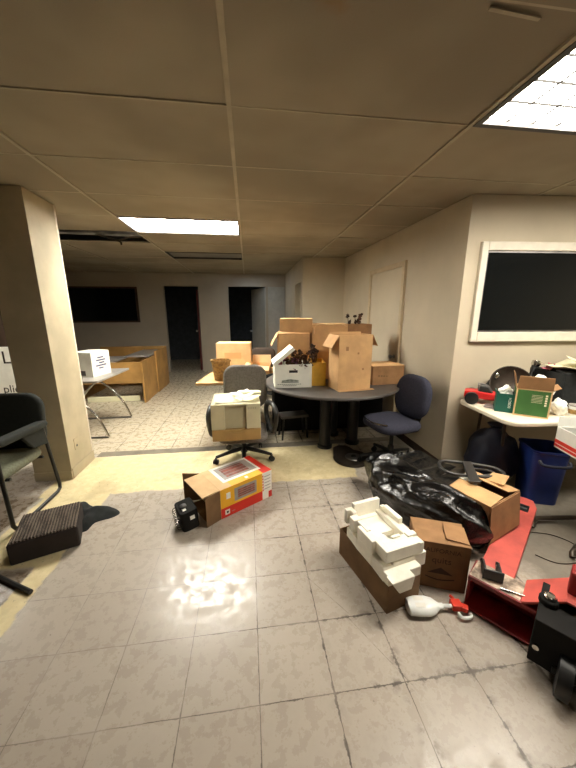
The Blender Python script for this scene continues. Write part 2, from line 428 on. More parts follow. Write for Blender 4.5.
# dark hall beyond the back doors
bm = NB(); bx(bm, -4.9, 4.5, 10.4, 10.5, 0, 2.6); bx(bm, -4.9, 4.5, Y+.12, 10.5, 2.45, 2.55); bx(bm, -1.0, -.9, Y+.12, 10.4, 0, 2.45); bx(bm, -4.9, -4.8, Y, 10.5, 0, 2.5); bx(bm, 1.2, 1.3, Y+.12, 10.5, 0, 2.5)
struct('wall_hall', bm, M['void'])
# red brown door leaf inside the left doorway
bm = NB(); box(bm, (-1.255, 8.62, 1.05), (.045, .75, 2.05)); d1 = struct('door_1', bm, M['red_door'], bevel=.004)
bm = NB(); lathe(bm, [(.012, 0), (.012, .03), (.028, .035), (.03, .055), (.012, .07)], 12, tf=Matrix.Rotation(R(-90), 4, 'Y')); o = obj('door_handle', bm, M['chrome'], d1, smooth=True); o.location = (-1.275, 8.3, 1.05)
# grey leaf in the second doorway opening away
bm = NB(); box(bm, (.30, 8.56, 1.07), (.045, .88, 2.12), Matrix.Rotation(R(22), 3, 'Z')); d2 = struct('door_2', bm, M['grey_door'], bevel=.004)
bm = NB(); lathe(bm, [(.012, 0), (.012, .03), (.028, .035), (.03, .055), (.012, .07)], 12, tf=Matrix.Rotation(R(-90), 4, 'Y')); o = obj('door_handle', bm, M['chrome'], d2, smooth=True); o.location = (.12, 8.85, 1.0)
bm = NB()
for a in ((-.50, -.47), (.47, .5)): bx(bm, a[0], a[1], Y-.012, Y+.12, 0, 2.18)
bx(bm, -.5, .5, Y-.012, Y+.12, 2.15, 2.18); struct('trim_2', bm, M['wall_far'])

# right side of the far room
bm = NB(); bx(bm, .98, 1.10, 6.45, 8.13, 0, ZC); bx(bm, .98, 1.10, 5.80, 6.45, 2.06, ZC); bx(bm, .98, 1.80, 5.58, 5.80, 0, ZC)
struct('wall_side', bm, M['wall'])
bm = NB(); bx(bm, 1.10, 1.9, 5.8, 8.1, 2.4, 2.445); bx(bm, 1.85, 1.9, 5.8, 8.1, 0, 2.4); struct('wall_alcove', bm, M['black_matte'])  # coloured black so the opening reads as unlit
# long right wall with a shut door, then the window wall (a slightly opened corner)
p0, p1 = Vector((1.842, 2.545, 0)), Vector((1.722, 6.0, 0)); q1 = Vector((4.5, 2.37, 0))
bm = NB(); prism(bm, [p0, p1, (2.0, 6.0), (2.1, 2.66)], 0, ZC); struct('wall_right', bm, M['wall'])
bm = NB(); prism(bm, [p0, (2.1, 2.66), (4.5, 2.5), q1], 0, ZC); struct('wall_window', bm, M['wall'])
bm = NB(); prism(bm, [(p0.x-.008, p0.y), (p1.x-.008, p1.y), p1, p0], 0, .09); struct('baseboard_right', bm, M['wall_dark'])
dirw = (p1-p0).normalized(); nw = Vector((-dirw.y, dirw.x, 0))
angr = math.degrees(math.atan2(dirw.y, dirw.x))
def onright(y): return p0 + dirw*((y-p0.y)/dirw.y)
t0 = onright(3.95); mR = Matrix.Translation(t0) @ Matrix.Rotation(R(angr), 4, 'Z')
bm = NB(); bx(bm, -.42, .42, .002, .012, .01, 2.03); bm.transform(mR); d4 = struct('door_4', bm, M['wall'])
bm = NB(); bx(bm, -.48, -.42, .0, .03, 0, 2.09); bx(bm, .42, .48, .0, .03, 0, 2.09); bx(bm, -.42, .42, .0, .03, 2.03, 2.09); bm.transform(mR); obj('door_frame', bm, M['cream_trim'], d4, bevel=.004)
bm = NB(); lathe(bm, [(.025, 0), (.025, .006), (.011, .01), (.011, .035), (.026, .042), (.028, .06), (.014, .07)], 14, tf=Matrix.Rotation(R(-90), 4, 'X')); bm.transform(mR @ Matrix.Translation((-.36, .012, .98))); obj('door_handle', bm, M['steel'], d4, smooth=True)
# window_1
dw = (q1-p0).normalized(); angw = math.degrees(math.atan2(dw.y, dw.x))
mW = Matrix.Translation(p0) @ Matrix.Rotation(R(angw), 4, 'Z')
X0, X1 = .17, 1.55
bm = NB(); bx(bm, X0-.01, X1+.01, -.012, -.004, 1.33, 2.03); bm.transform(mW); w1 = struct('window_1', bm, M['black_glass'])
bm = NB(); fw = .055
bx(bm, X0-fw, X0, -.035, 0, 1.26, 2.09); bx(bm, X1, X1+fw, -.035, 0, 1.26, 2.09); bx(bm, X0, X1, -.035, 0, 2.02, 2.09); bx(bm, X0, X1, -.04, 0, 1.26, 1.345)
bm.transform(mW); obj('window_frame', bm, M['white_trim'], w1, bevel=.006)
bm = NB(); bx(bm, X0, X0+.012, -.022, 0, 1.345, 2.02); bx(bm, X0, X1, -.022, 0, 2.005, 2.02); bx(bm, X0, X1, -.022, 0, 1.345, 1.36); bm.transform(mW); obj('window_bead', bm, M['steel'], w1)
# column and partition
bm = NB(); prism(bm, [(-1.985, 2.82), (-1.667, 2.82), (-1.685, 3.24), (-1.985, 3.24)], 0, ZC); col = struct('wall_column', bm, M['column'])
bm = NB(); bx(bm, -1.700, -1.682, 3.24, 3.262, 0, ZC); struct('trim_1', bm, M['white_trim'])
bm = NB(); bx(bm, -1.6665, -1.662, 2.83, 3.23, 0, .10); bx(bm, -1.985, -1.667, 2.812, 2.82, 0, .08); struct('baseboard_column', bm, M['column'])
bm = NB(); bx(bm, -1.672, -1.6665, 2.93, 3.0, .24, .35); o = obj('outlet_plate', bm, M['column'], col, bevel=.002); 
bm = NB(); bx(bm, -1.6665, -1.665, 2.955, 2.975, .265, .285); obj('outlet_hole', bm, M['black_plastic'], col)
bm = NB(); bx(bm, -4.8, -3.0, 5.08, 5.16, 0, ZC); struct('wall_partition', bm, M['wall_dark'])
bm = NB(); bx(bm, -4.9, -4.8, 1.9, 8.13, 0, ZC); struct('wall_left', bm, M['wall_far'])
bm = NB(); bx(bm, -3.3, -3.2, -2.2, 1.9, 0, ZC); bx(bm, -4.8, -3.3, 1.8, 1.9, 0, ZC); struct('wall_front_left', bm, M['wall_dark'])  # out of view; dark colour chosen to cut bounced light
bm = NB(); bx(bm, -4.9, 4.5, -2.2, -2.1, 0, ZC); struct('wall_rear', bm, M['wall_dark'])  # unseen too, kept dark so less fill comes back
bm = NB(); bx(bm, 4.4, 4.5, -2.1, 2.4, 0, ZC); struct('wall_far_right', bm, M['wall'])
bm = NB(); bx(bm, -1.66, 1.72, 3.27, 3.375, 0, .004); struct('trim_threshold', bm, mat('grey_threshold_vinyl', rgb(128, 120, 106), .5, var=.1), bevel=.001)

# ------------------------------------------------------------------ cardboard cartons
def carton(t, w, d, h, m, flaps=(), fl=None, th=.006, top=False, inner=None):
    """children of t: body, flaps. flaps: list of (side, angle, length); angle 0 upright, 90 level outward, -90 closed"""
    bm = NB()
    bx(bm, -w/2, w/2, -d/2, d/2, 0, th)
    bx(bm, -w/2, w/2, -d/2, -d/2+th, th, h); bx(bm, -w/2, w/2, d/2-th, d/2, th, h)
    bx(bm, -w/2, -w/2+th, -d/2+th, d/2-th, th, h); bx(bm, w/2-th, w/2, -d/2+th, d/2-th, th, h)
    if top: bx(bm, -w/2+th, w/2-th, -d/2+th, d/2-th, h-th, h)
    obj('body', bm, m, t, bevel=.0015, seg=1)
    for side, a, L in flaps:
        a = R(a); c, s = math.cos(a)*L, math.sin(a)*L
        if side == 'front': q = [(-w/2, -d/2, h), (w/2, -d/2, h), (w/2-.006, -d/2-s, h+c), (-w/2+.006, -d/2-s, h+c)]
        if side == 'back': q = [(-w/2, d/2, h), (w/2, d/2, h), (w/2-.006, d/2+s, h+c), (-w/2+.006, d/2+s, h+c)]
        if side == 'left': q = [(-w/2, -d/2, h), (-w/2, d/2, h), (-w/2-s, d/2-.006, h+c), (-w/2-s, -d/2+.006, h+c)]
        if side == 'right': q = [(w/2, -d/2, h), (w/2, d/2, h), (w/2+s, d/2-.006, h+c), (w/2+s, -d/2+.006, h+c)]
        bm = NB(); slab(bm, q, th*.8); obj('flap', bm, fl or m, t, bevel=.001, seg=1)
    return t

# ------------------------------------------------------------------ office chair with printer
def star_base(t, r, z, m, n=5, a0=0, cast=True):
    for k in range(n):
        a = R(a0+360*k/n); c, s = math.cos(a), math.sin(a)
        bm = NB(); tube(bm, [(.03*c, .03*s, z+.045), (r*.5*c, r*.5*s, z+.03), (r*c, r*s, z)], lambda u: .024-.008*u, 8)
        leg = obj('leg', bm, m, t, smooth=True)
        if cast:
            bm = NB()
            tf = Matrix.Translation((r*c, r*s, .028)) @ Matrix.Rotation(a+R(40), 4, 'Z') @ Matrix.Rotation(R(90), 4, 'X')
            for o_ in (-.020, .006): lathe(bm, [(.012, o_), (.028, o_+.002), (.028, o_+.012), (.012, o_+.014)], 16, tf=tf)
            tube(bm, [(r*c, r*s, .03), (r*c, r*s, z)], .009, 8)
            obj('caster', bm, M['black_plastic'], leg, smooth=True)
oc = thing('office_chair', 'grey fabric swivel office chair with black loop arms holding the cream printer', 'chair', (-.08, 3.03, 0), 0)
star_base(oc, .30, .075, M['black_plastic'], a0=-18)
bm = NB(); lathe(bm, [(.035, .08), (.03, .16), (.022, .17), (.022, .27)], 16); bx(bm, -.1, .1, -.1, .1, .26, .285); obj('gas_column', bm, M['black_plastic'], oc, smooth=True)
bm = NB(); cushion(bm, .48, .47, .075, .10, Matrix.Translation((0, -.05, .285))); obj('seat', bm, M['grey_fabric'], oc, smooth=True)
bm = NB(); cushion(bm, .46, .47, .065, .12, Matrix.Translation((.03, .24, .735)) @ Matrix.Rotation(R(-6), 4, 'X') @ Matrix.Rotation(R(90), 4, 'X')); obj('backrest', bm, M['grey_fabric'], oc, smooth=True)
bm = NB(); tube(bm, [(0, .08, .27), (0, .26, .29), (0, .30, .40), (0, .27, .6)], .02, 8, sm=5, sx=1.8); obj('back_bracket', bm, M['black_plastic'], oc, smooth=True)
for s in (-1, 1):
    bm = NB(); tube(bm, [(0, -.17, .46), (0, -.19, .57), (0, -.09, .635), (0, .06, .615), (0, .10, .50), (0, .02, .37), (0, -.10, .35)], .024, 10, closed=True, sm=6)
    bm.transform(Matrix.Translation((s*.275+(.0 if s > 0 else -.02), .0, -.02)) @ Matrix.Rotation(R(17 if s > 0 else -8), 4, 'Z')); obj('armrest', bm, M['char_plastic'], oc, smooth=True)
    bm = NB(); tube(bm, [(s*.12, 0, .283), (s*.235, 0, .29), (s*.25, 0, .39)], .014, 8, sm=5, sx=1.6); obj('arm_support', bm, M['black_plastic'], oc, smooth=True)

pr = thing('printer', 'boxy cream printer with tan lower tray sitting on the office chair', 'printer', (-.135, 2.855, .368), 1)
W, D = .44, .40
bm = NB(); bx(bm, -W/2, W/2, -D/2, D/2, 0, .11); obj('paper_tray', bm, M['tan_plastic'], pr, bevel=.006)
bm = NB(); prism(bm, [(-.06, .0), (.06, .0), (.075, -.008), (-.075, -.008)], .03, .085, Matrix.Translation((0, -D/2+.001, 0))); obj('tray_handle', bm, M['tan_plastic'], pr, bevel=.002)
bm = NB(); bx(bm, -W/2, W/2, -D/2+.035, D/2, .112, .35); bx(bm, -W/2, -.10, -D/2, -D/2+.035, .112, .35); bx(bm, .09, W/2, -D/2, -D/2+.035, .112, .35); bx(bm, -.10, .09, -D/2, -D/2+.035, .33, .35)
obj('housing', bm, M['cream_plastic'], pr, bevel=.004)
bm = NB(); prism(bm, [(-.10, 0), (.09, 0), (.075, .012), (-.085, .012)], .115, .33, Matrix.Translation((0, -D/2+.022, 0))); obj('output_bay', bm, M['cream_panel'], pr)
bm = NB()
for k in range(4): bx(bm, .11+.02*k, .122+.02*k, -D/2-.002, -D/2, .30, .318)
obj('button', bm, M['cream_panel'], pr)
def sheet(name, w, d, m, loc, rz, curl, seed, parent=None, tilt=0):
    bm = NB(); n = 7; rr = random.Random(seed); V = []
    for i in range(n):
        row = []
        for j in range(n):
            u, v = i/(n-1)-.5, j/(n-1)-.5
            z = curl*(u*u*2.2+max(0, v-.2)*.9*rr.uniform(.6, 1.2)+.25*noise.noise(Vector((u*3+seed, v*3, seed))))
            row.append(bm.verts.new((u*w, v*d, max(0.0, z)+.0015)))
        V.append(row)
    for i in range(n-1):
        for j in range(n-1): bm.faces.new((V[i][j], V[i+1][j], V[i+1][j+1], V[i][j+1]))
    o = obj(name, bm, m, parent, smooth=True); so = o.modifiers.new('thick', 'SOLIDIFY'); so.thickness = .0012
    o.location = loc; o.rotation_euler = (R(tilt), 0, R(rz)); return o
tag(sheet('paper', .26, .22, M['paper'], (-.20, 2.80, .719), 8, .02, 1), 'cream sheet draped over the left of the printer top', 'paper')
tag(sheet('paper', .22, .17, M['paper'], (-.03, 2.80, .721), -22, .05, 2), 'curled cream sheet at the right of the printer top', 'paper')
tag(sheet('paper', .20, .14, M['paper_white'], (-.08, 2.93, .722), 30, .05, 5), 'crumpled pale sheet standing up at the back of the printer', 'paper')
bm = NB(); cushion(bm, .24, .10, .03, .03); o = tag(obj('paper_roll', bm, M['paper'], None, smooth=True), 'cream rounded pad at the back right of the printer top', 'pad'); o.location = (-.01, 3.0, .719); o.rotation_euler = (0, 0, R(-6))

# ------------------------------------------------------------------ heater box (red and yellow) on the floor
hb = thing('heater_box', 'opened red, yellow and white appliance box lying on the floor', 'box', (-.242, 2.052, 0), 33)
L, W, H = .475, .335, .243; th = .006
bm = NB(); bx(bm, 0, L, 0, W, 0, th); bx(bm, 0, L, 0, W, H-th, H); bx(bm, 0, L, 0, th, th, H-th); bx(bm, 0, L, W-th, W, th, H-th); bx(bm, L-th, L, th, W-th, th, H-th)
obj('body', bm, M['card_pale'], hb, bevel=.001, seg=1)
e = .0008
def deco(name, m, *q, parent=hb, label=None):
    lines = name in ('printed_lines', 'red_lettering')
    for grp in ([q] if lines else [[a] for a in q]):
        bm = NB()
        for a in grp: bx(bm, *a)
        obj(name, bm, m, parent, label=label)
deco('red_panel', M['red_print'], (.002, L*.80, -e, 0, .002, .085), (L, L+e, 0, W, .0, .085), (L, L+e, W*.5, W, .085, H))
deco('yellow_panel', M['yellow_print'], (.002, L*.80, -e, 0, .085, H-.001), (.10, L*.82, .0, .075, H, H+e))
deco('white_panel', M['white_print'], (L*.80, L, -e, 0, .002, H-.001), (.07, L*.88, .075, W-.001, H, H+e), (L, L+e, 0, W*.5, .085, H))
deco('red_corner', M['red_print'], (L*.82, L, .0, .075, H, H+e), (L*.88, L, .075, W, H, H+e), (L*.93, L, -2*e, -e, .002, .06))
deco('picture_frame', M['picture_grey'], (.10, L*.84, .105, W-.03, H+e, H+2*e), (.12, L*.68, -2*e, -e, .105, H-.03))
deco('picture', M['picture_red'], (.135, L*.72, .13, W-.06, H+2*e, H+3*e), (.15, L*.64, -3*e, -2*e, .125, H-.05))
bm = NB()
for k in range(3):
    y = .16+.045*k; bx(bm, .135, L*.72, y, y+.006, H+3*e, H+4*e)
for k in range(3):
    z = .14+.018*k; bx(bm, .15, L*.64, -4*e, -3*e, z, z+.003)
obj('picture_bars', bm, M['picture_grey'], hb)
deco('icon', M['white_print'], (.035, .075, -2*e, -e, .022, .062), (.05, .085, -2*e, -e, .15, .2), (.24, .265, .022, .05, H+e, H+2*e))
deco('icon_mark', M['ink'], (.047, .063, -3*e, -2*e, .034, .05))
deco('printed_lines', M['picture_grey'], *[(L*.84, L*.97, -2*e, -e, .09+.028*k, .096+.028*k) for k in range(5)], (.09, .12, -2*e, -e, .03, .034))
deco('red_lettering', M['red_print'], *[(L*.805, L*.825, -2*e, -e, .08+.025*k, .097+.025*k) for k in range(6)])
bm = NB(); slab(bm, [(0, .004, H-.003), (0, W-.004, H-.003), (-.135, W+.0, H-.012), (-.135, .01, H-.012)], .005); obj('flap', bm, M['card_pale'], hb)
bm = NB(); slab(bm, [(0, .003, .003), (0, .003, H-.004), (-.125, -.018, H-.006), (-.125, -.018, .004)], .005); obj('flap', bm, M['card_dark'], hb, label='brown near side flap')
bm = NB(); slab(bm, [(0, W-.003, .003), (0, W-.003, H-.004), (-.125, W+.05, H+.02), (-.125, W+.05, .01)], .005); fl = obj('flap', bm, M['card_dark'], hb)
bm = NB(); slab(bm, [(-.07, W+.032, H*.8), (-.07, W+.032, H+.008), (-.125, W+.0535, H+.021), (-.125, W+.0535, H*.8)], .002); obj('red_print_patch', bm, M['red_print'], fl)
bm = NB(); slab(bm, [(0, .004, .003), (0, W-.004, .003), (-.10, W-.01, .004), (-.10, .01, .004)], .005); obj('flap', bm, M['card_dark'], hb)
# heater
ht = thing('heater', 'small black heater with chrome grille poking out of the red box', 'heater', (-.478, 2.04, .004), 38, rot=(R(3), R(-6), R(28)))
ht.scale = (.82, .82, .78)
bm = NB(); prism(bm, rrect(.15, .20, .03), .0, .20); bm.transform(Matrix.Rotation(0, 4, 'Z')); obj('housing', bm, M['black_matte'], ht, bevel=.006, smooth=True)
bm = NB()
for k in range(6): z = .035+.026*k; tube(bm, [(-.077, -.075, z), (-.105, -.05, z), (-.105, .05, z), (-.077, .075, z)], .0035, 6, sm=4)
for y in (-.04, 0, .04): tube(bm, [(-.103, y, .02), (-.103, y, .175)], .003, 6)
obj('grille', bm, M['chrome'], ht, smooth=True)
bm = NB(); lathe(bm, [(.03, 0), (.03, .012), (.022, .018)], 18, (-.02, .0, .2)); obj('dial', bm, M['char_plastic'], ht, smooth=True)
for a in ((.0, .04, -.101, -.1, .11, .15), (-.04, -.01, -.06, .02, .2, .201)):
    bm = NB(); bx(bm, *a); obj('sticker', bm, M['paper_white'], ht)

# ------------------------------------------------------------------ round table
TZ = .75
rt = thing('round_table', 'round charcoal table loaded with cardboard boxes', 'table', (.93, 3.36, 0), 0)
bm = NB(); lathe(bm, [(.735, TZ-.032), (.757, TZ-.028), (.762, TZ-.012), (.757, TZ-.002), (.748, TZ)], 72); obj('tabletop', bm, M['table_top_grey'], rt, smooth=True)
for k, (x, y) in enumerate(((-.09, -.15), (.26, -.08), (.09, .20))):
    bm = NB(); lathe(bm, [(.085, 0), (.085, .03), (.068, .04), (.065, .05), (.065, TZ-.05), (.085, TZ-.04), (.085, TZ-.032)], 24, (x, y, 0)); obj('leg', bm, M['black_plastic'], rt, smooth=True)
bm = NB(); bx(bm, -.3, .4, .0, .12, TZ-.09, TZ-.032); obj('apron', bm, M['black_plastic'], rt)
pl = thing('base_plate', 'dark keyhole shaped metal base plate lying on the floor under the round table', 'base plate', (1.045, 2.86, 0), 0)
pts = [(.19*math.cos(R(a)), .19*math.sin(R(a))) for a in range(-205, 66, 10)] + [(.06, .25), (.02, .30), (-.06, .31), (-.13, .26)]
bm = NB(); prism(bm, pts, 0, .028); obj('plate', bm, M['brown_metal'], pl, bevel=.008)
bm = NB(); lathe(bm, [(.09, .028), (.085, .033), (.06, .034)], 26, (.02, 0, 0)); obj('boss', bm, M['steel'], pl, smooth=True)
bm = NB(); lathe(bm, [(.028, .034), (.024, .041), (.02, .0412)], 16, (.02, 0, 0)); obj('hub', bm, M['black_plastic'], pl, smooth=True)
for x, wd_, lab in ((.30, .64, 'black block added to darken the space under the round table, desk side'), (.96, .79, 'black block added to darken the space under the round table, right wall side')):  # added black blocks, standing in for the shade below the tabletop
    kc = thing('under_table_dark_block', lab, 'dark block', (x+wd_/2, 3.90, 0), 0)
    bm = NB(); bx(bm, -wd_/2, wd_/2, -.18, .18, .04, .66); bx(bm, -wd_/2+.03, wd_/2-.03, -.16, .16, 0, .04); obj('body', bm, M['black_matte'], kc, bevel=.004)
    for k in (-1, 1):
        bm = NB(); bx(bm, k*wd_/4-wd_/4+.006, k*wd_/4+wd_/4-.006, -.198, -.18, .05, .65); dr = obj('door', bm, M['black_matte'], kc, bevel=.003)
        bm = NB(); tube(bm, [(-k*-.02*-1, -.198, .50), (-k*.02, -.215, .50), (-k*.02, -.215, .58), (-k*.02, -.198, .58)], .005, 6); obj('handle', bm, M['black_plastic'], dr)
st = thing('low_stool', 'grey low shelf stool standing under the round table', 'stool', (.52, 3.56, 0), 8)
bm = NB(); bx(bm, -.17, .17, -.1, .1, .27, .30); obj('seat', bm, M['table_top_grey'], st, bevel=.004)
for sx in (-1, 1):
    for sy in (-1, 1): bm = NB(); tube(bm, [(sx*.14, sy*.08, .27), (sx*.16, sy*.09, 0)], .012, 8); obj('leg', bm, M['black_plastic'], st)

# white storage carton with dried flowers
T1 = TZ+.001
wc = thing('storage_box', 'white storage carton with printed emblem, lid tipped open over dried flowers', 'box', (.452, 3.20, T1), -1)
w, d, h = .385, .28, .245
bm = NB(); t_ = .006
bx(bm, -w/2, w/2, -d/2, d/2, 0, t_); bx(bm, -w/2, w/2, d/2-t_, d/2, t_, h); bx(bm, -w/2, -w/2+t_, -d/2, d/2-t_, t_, h); bx(bm, w/2-t_, w/2, -d/2, d/2-t_, t_, h)
bx(bm, -w/2+t_, -.045, -d/2, -d/2+t_, t_, h); bx(bm, .045, w/2-t_, -d/2, -d/2+t_, t_, h); bx(bm, -.045, .045, -d/2, -d/2+t_, t_, .158); bx(bm, -.045, .045, -d/2, -d/2+t_, .185, h)
obj('body', bm, M['white_card'], wc, bevel=.001, seg=1)
bm = NB(); bx(bm, -.047, .047, -d/2+.007, -d/2+.012, .15, .19); obj('hand_hole', bm, M['black_plastic'], wc)
bm = NB()                                                   # printed emblem: a low row of blocks under a gable
for k in range(13):
    x = -.12+.0135*k; hh = .016+.012*(1-abs(k-6)/6)
    bx(bm, x, x+.009, -d/2-e, -d/2, .065, .065+hh)
bx(bm, -.125, .055, -d/2-e, -d/2, .056, .062); obj('emblem', bm, M['green_ink'], wc)
bm = NB()
for k in range(12): x = -.165+.021*k; bx(bm, x, x+.015, -d/2-e, -d/2, .036, .041)
for k in range(7): x = -.11+.021*k; bx(bm, x, x+.015, -d/2-e, -d/2, .022, .027)
obj('printed_lines', bm, M['green_ink'], wc)
# lid leaning from the left rim
mtl = Matrix.Translation((-w/2-.02, 0, h+.006)) @ Matrix.Rotation(R(-39), 4, 'Y')
bm = NB(); bx(bm, 0, .27, -d/2-.008, d/2+.008, 0, .005); bx(bm, 0, .27, -d/2-.012, -d/2-.006, -.03, .005); bx(bm, .264, .27, -d/2-.006, d/2+.008, -.03, 0); bm.transform(mtl); obj('lid', bm, M['white_card'], wc, bevel=.001, seg=1)
def flower_bunch(name, label, loc, pm, n, rad, hh, seed, parent=None):
    t = thing(name, label, 'dried flowers', loc, 0); rr = random.Random(seed)
    bs = NB()
    for k in range(n):
        a, r_ = rr.uniform(0, 2*PI), rad*math.sqrt(rr.random()); p = Vector((r_*math.cos(a), r_*math.sin(a), hh*rr.uniform(.55, 1)))
        tube(bs, [(p.x*.3, p.y*.3, 0), (p.x*.6, p.y*.6, p.z*.5), p], .003, 5)
        bm = NB()
        for q in range(13):
            d_ = Vector((rr.gauss(0, 1), rr.gauss(0, 1), rr.gauss(.3, 1))).normalized(); s_ = d_.cross(Vector((rr.random(), rr.random(), .3))).normalized()
            L_ = rr.uniform(.018, .036); wd = rr.uniform(.008, .015)
            slab(bm, [p, p+d_*L_*.5+s_*wd, p+d_*L_, p+d_*L_*.5-s_*wd], .0015)
        obj('flower_head', bm, pm if not isinstance(pm, list) else pm[k % len(pm)], t)
    obj('stems', bs, M['twig'], t)
    return t
flower_bunch('dried_flower_bunch', 'bunch of dark dried brown flowers rising from the white carton', (.56, 3.17, T1+.01), [M['brown_petal'], M['brown_petal'], M['twig']], 34, .115, .37, 3)
flower_bunch('dried_flower_bunch', 'purple and pink faded flowers under the tipped lid of the white carton', (.42, 3.15, T1+.01), [M['purple_petal'], M['pink_petal'], M['brown_petal']], 22, .10, .29, 4)
flower_bunch('dried_flower_bunch', 'spray of brown dried sprigs arching over the yellow carton', (.70, 3.28, T1+.012), [M['brown_petal'], M['twig']], 16, .06, .40, 6)
# yellow carton
yc = carton(thing('yellow_carton', 'narrow yellow carton wedged between white carton and tall brown box', 'box', (.745, 3.27, T1), -6), .15, .32, .25, M['yellow_card'], [('left', 12, .05)])
# tall carton
tc = thing('tall_carton', 'tall brown cardboard box with open flaps at the front of the round table', 'box', (1.025, 3.0, T1), 11)
carton(tc, .37, .22, .55, M['card'], [('left', 146, .14), ('right', 150, .13), ('back', 20, .02)])
bm = NB(); bx(bm, -.11, -.08, -.1108, -.11, .4, .44); bx(bm, .08, .1, -.1108, -.11, .2, .22); bx(bm, .02, .04, -.1108, -.11, .36, .38); obj('scuff_mark', bm, M['card_kraft'], tc)
bm = NB(); slab(bm, [(-.19, -.12, .0), (.2, -.12, .0), (.2, -.165, -.0), (-.185, -.15, .0)], .004); o = obj('flap', bm, M['card'], tc); o.location.z = .003
# flat carton to the right
fc = thing('flat_carton', 'low wide cardboard box lying beside the tall carton near the wall', 'box', (1.475, 3.22, T1), 5)
carton(fc, .37, .30, .205, M['card_kraft'], [('front', -88, .14), ('back', -90, .14)], fl=M['card'])
bm = NB()
for k in range(4): bx(bm, -.12+.03*k, -.1+.03*k, -.1508, -.15, .09, .11-.004*k)
obj('scuff_mark', bm, M['card_dark'], fc)
# rear stack
c1 = carton(thing('open_carton', 'brown carton with raised flaps behind the white carton, under another box', 'box', (.52, 3.60, T1), -3), .36, .30, .53, M['card'], [('left', 150, .16), ('front', -60, .06)])
tbx = carton(thing('closed_carton', 'shut brown cardboard box topping the stack on the round table', 'box', (.56, 3.62, T1+.537), -8), .37, .30, .155, M['card'], [('front', -86, .13), ('back', -89, .13)], top=True)
c2 = thing('handled_carton', 'broad brown carton with tape edge behind the tall box', 'box', (.92, 3.60, T1), 3)
carton(c2, .42, .32, .63, M['card'], [('front', -85, .14), ('back', -88, .15)])
bm = NB(); tube(bm, [(-.19, -.166, .53), (-.185, -.168, .61), (-.12, -.169, .632), (0, -.169, .628), (.12, -.169, .632), (.19, -.168, .61)], .006, 6, sm=5, sx=.5); obj('tape_edge', bm, M['card_pale'], c2)
c3 = carton(thing('far_carton', 'brown box at the back of the table holding dark tangled oddments', 'box', (1.30, 3.64, T1), 0), .30, .26, .63, M['card_kraft'], [('left', 90, .02)])
flower_bunch('dried_sprig_bunch', 'dark twiggy sprigs on top of the far brown box', (1.28, 3.64, T1+.02), [M['twig'], M['brown_petal']], 24, .11, .72, 11)

# ------------------------------------------------------------------ light wooden desk behind the chair
ds = thing('wooden_desk', 'light wood topped desk behind the grey office chair', 'desk', (-.10, 3.75, 0), -4)
bm = NB(); prism(bm, [(-.48, -.36), (.21, -.36), (.24, .12), (.42, .36), (.42, .62), (-.38, .62)], TZ-.03, TZ); obj('desktop', bm, M['light_wood'], ds, bevel=.004)
for x in (-.10, .15): bm = NB(); bx(bm, x, x+.03, -.28, .5, 0, TZ-.03); obj('side_panel', bm, M['wall_dark'], ds)
bx_ = thing('sealed_carton', 'square tan sealed carton standing on the light wood desk', 'box', (-.19, 4.20, T1), -4)
carton(bx_, .45, .26, .37, M['card_pale'], [('front', -89, .13), ('back', -89, .12)], top=True)
bm = NB(); bx(bm, -.12, .10, -.1308, -.13, .17, .25); obj('faded_print', bm, M['card'], bx_)
bn = thing('waste_bin', 'small tan tapered waste bin standing on the light wood desk', 'bin', (-.325, 3.58, T1), 10)
bm = NB(); lathe(bm, [(.078, 0), (.083, .0), (.107, .21), (.116, .215), (.116, .232), (.104, .232), (.08, .012), (.01, .01)], 30); obj('body', bm, M['wicker'], bn, smooth=True)
bm = NB(); bx(bm, .0, .06, -.11, -.1, .05, .1); bm.transform(Matrix.Rotation(R(20), 4, 'Z')); obj('label_patch', bm, M['paper'], bn)
c5 = carton(thing('low_open_carton', 'low open cardboard tray between sealed carton and white carton', 'box', (.15, 4.02, T1), -8), .26, .34, .10, M['card_pale'], [('front', 120, .09), ('left', 70, .06), ('back', 10, .1)])
ba = thing('dark_armchair', 'dark office armchair seen between the boxes before the back doorway', 'chair', (.28, 5.3, 0), 170)
bm = NB(); cushion(bm, .5, .48, .09, .1, Matrix.Translation((0, 0, .43))); obj('seat', bm, M['black_cloth'], ba, smooth=True)
bm = NB(); cushion(bm, .44, .42, .07, .1, Matrix.Translation((.02, .24, .74)) @ Matrix.Rotation(R(90), 4, 'X')); obj('backrest', bm, M['wall_dark'], ba, smooth=True)
for s in (-1, 1): bm = NB(); tube(bm, [(s*.27, .2, .45), (s*.28, .2, .85), (s*.28, -.1, .87), (s*.28, -.22, .84)], .025, 8, sm=4); obj('armrest', bm, M['black_plastic'], ba, smooth=True)
bm = NB(); tube(bm, [(0, 0, .1), (0, 0, .43)], .03, 10); obj('gas_column', bm, M['black_plastic'], ba)
star_base(ba, .29, .075, M['black_plastic'], a0=10)

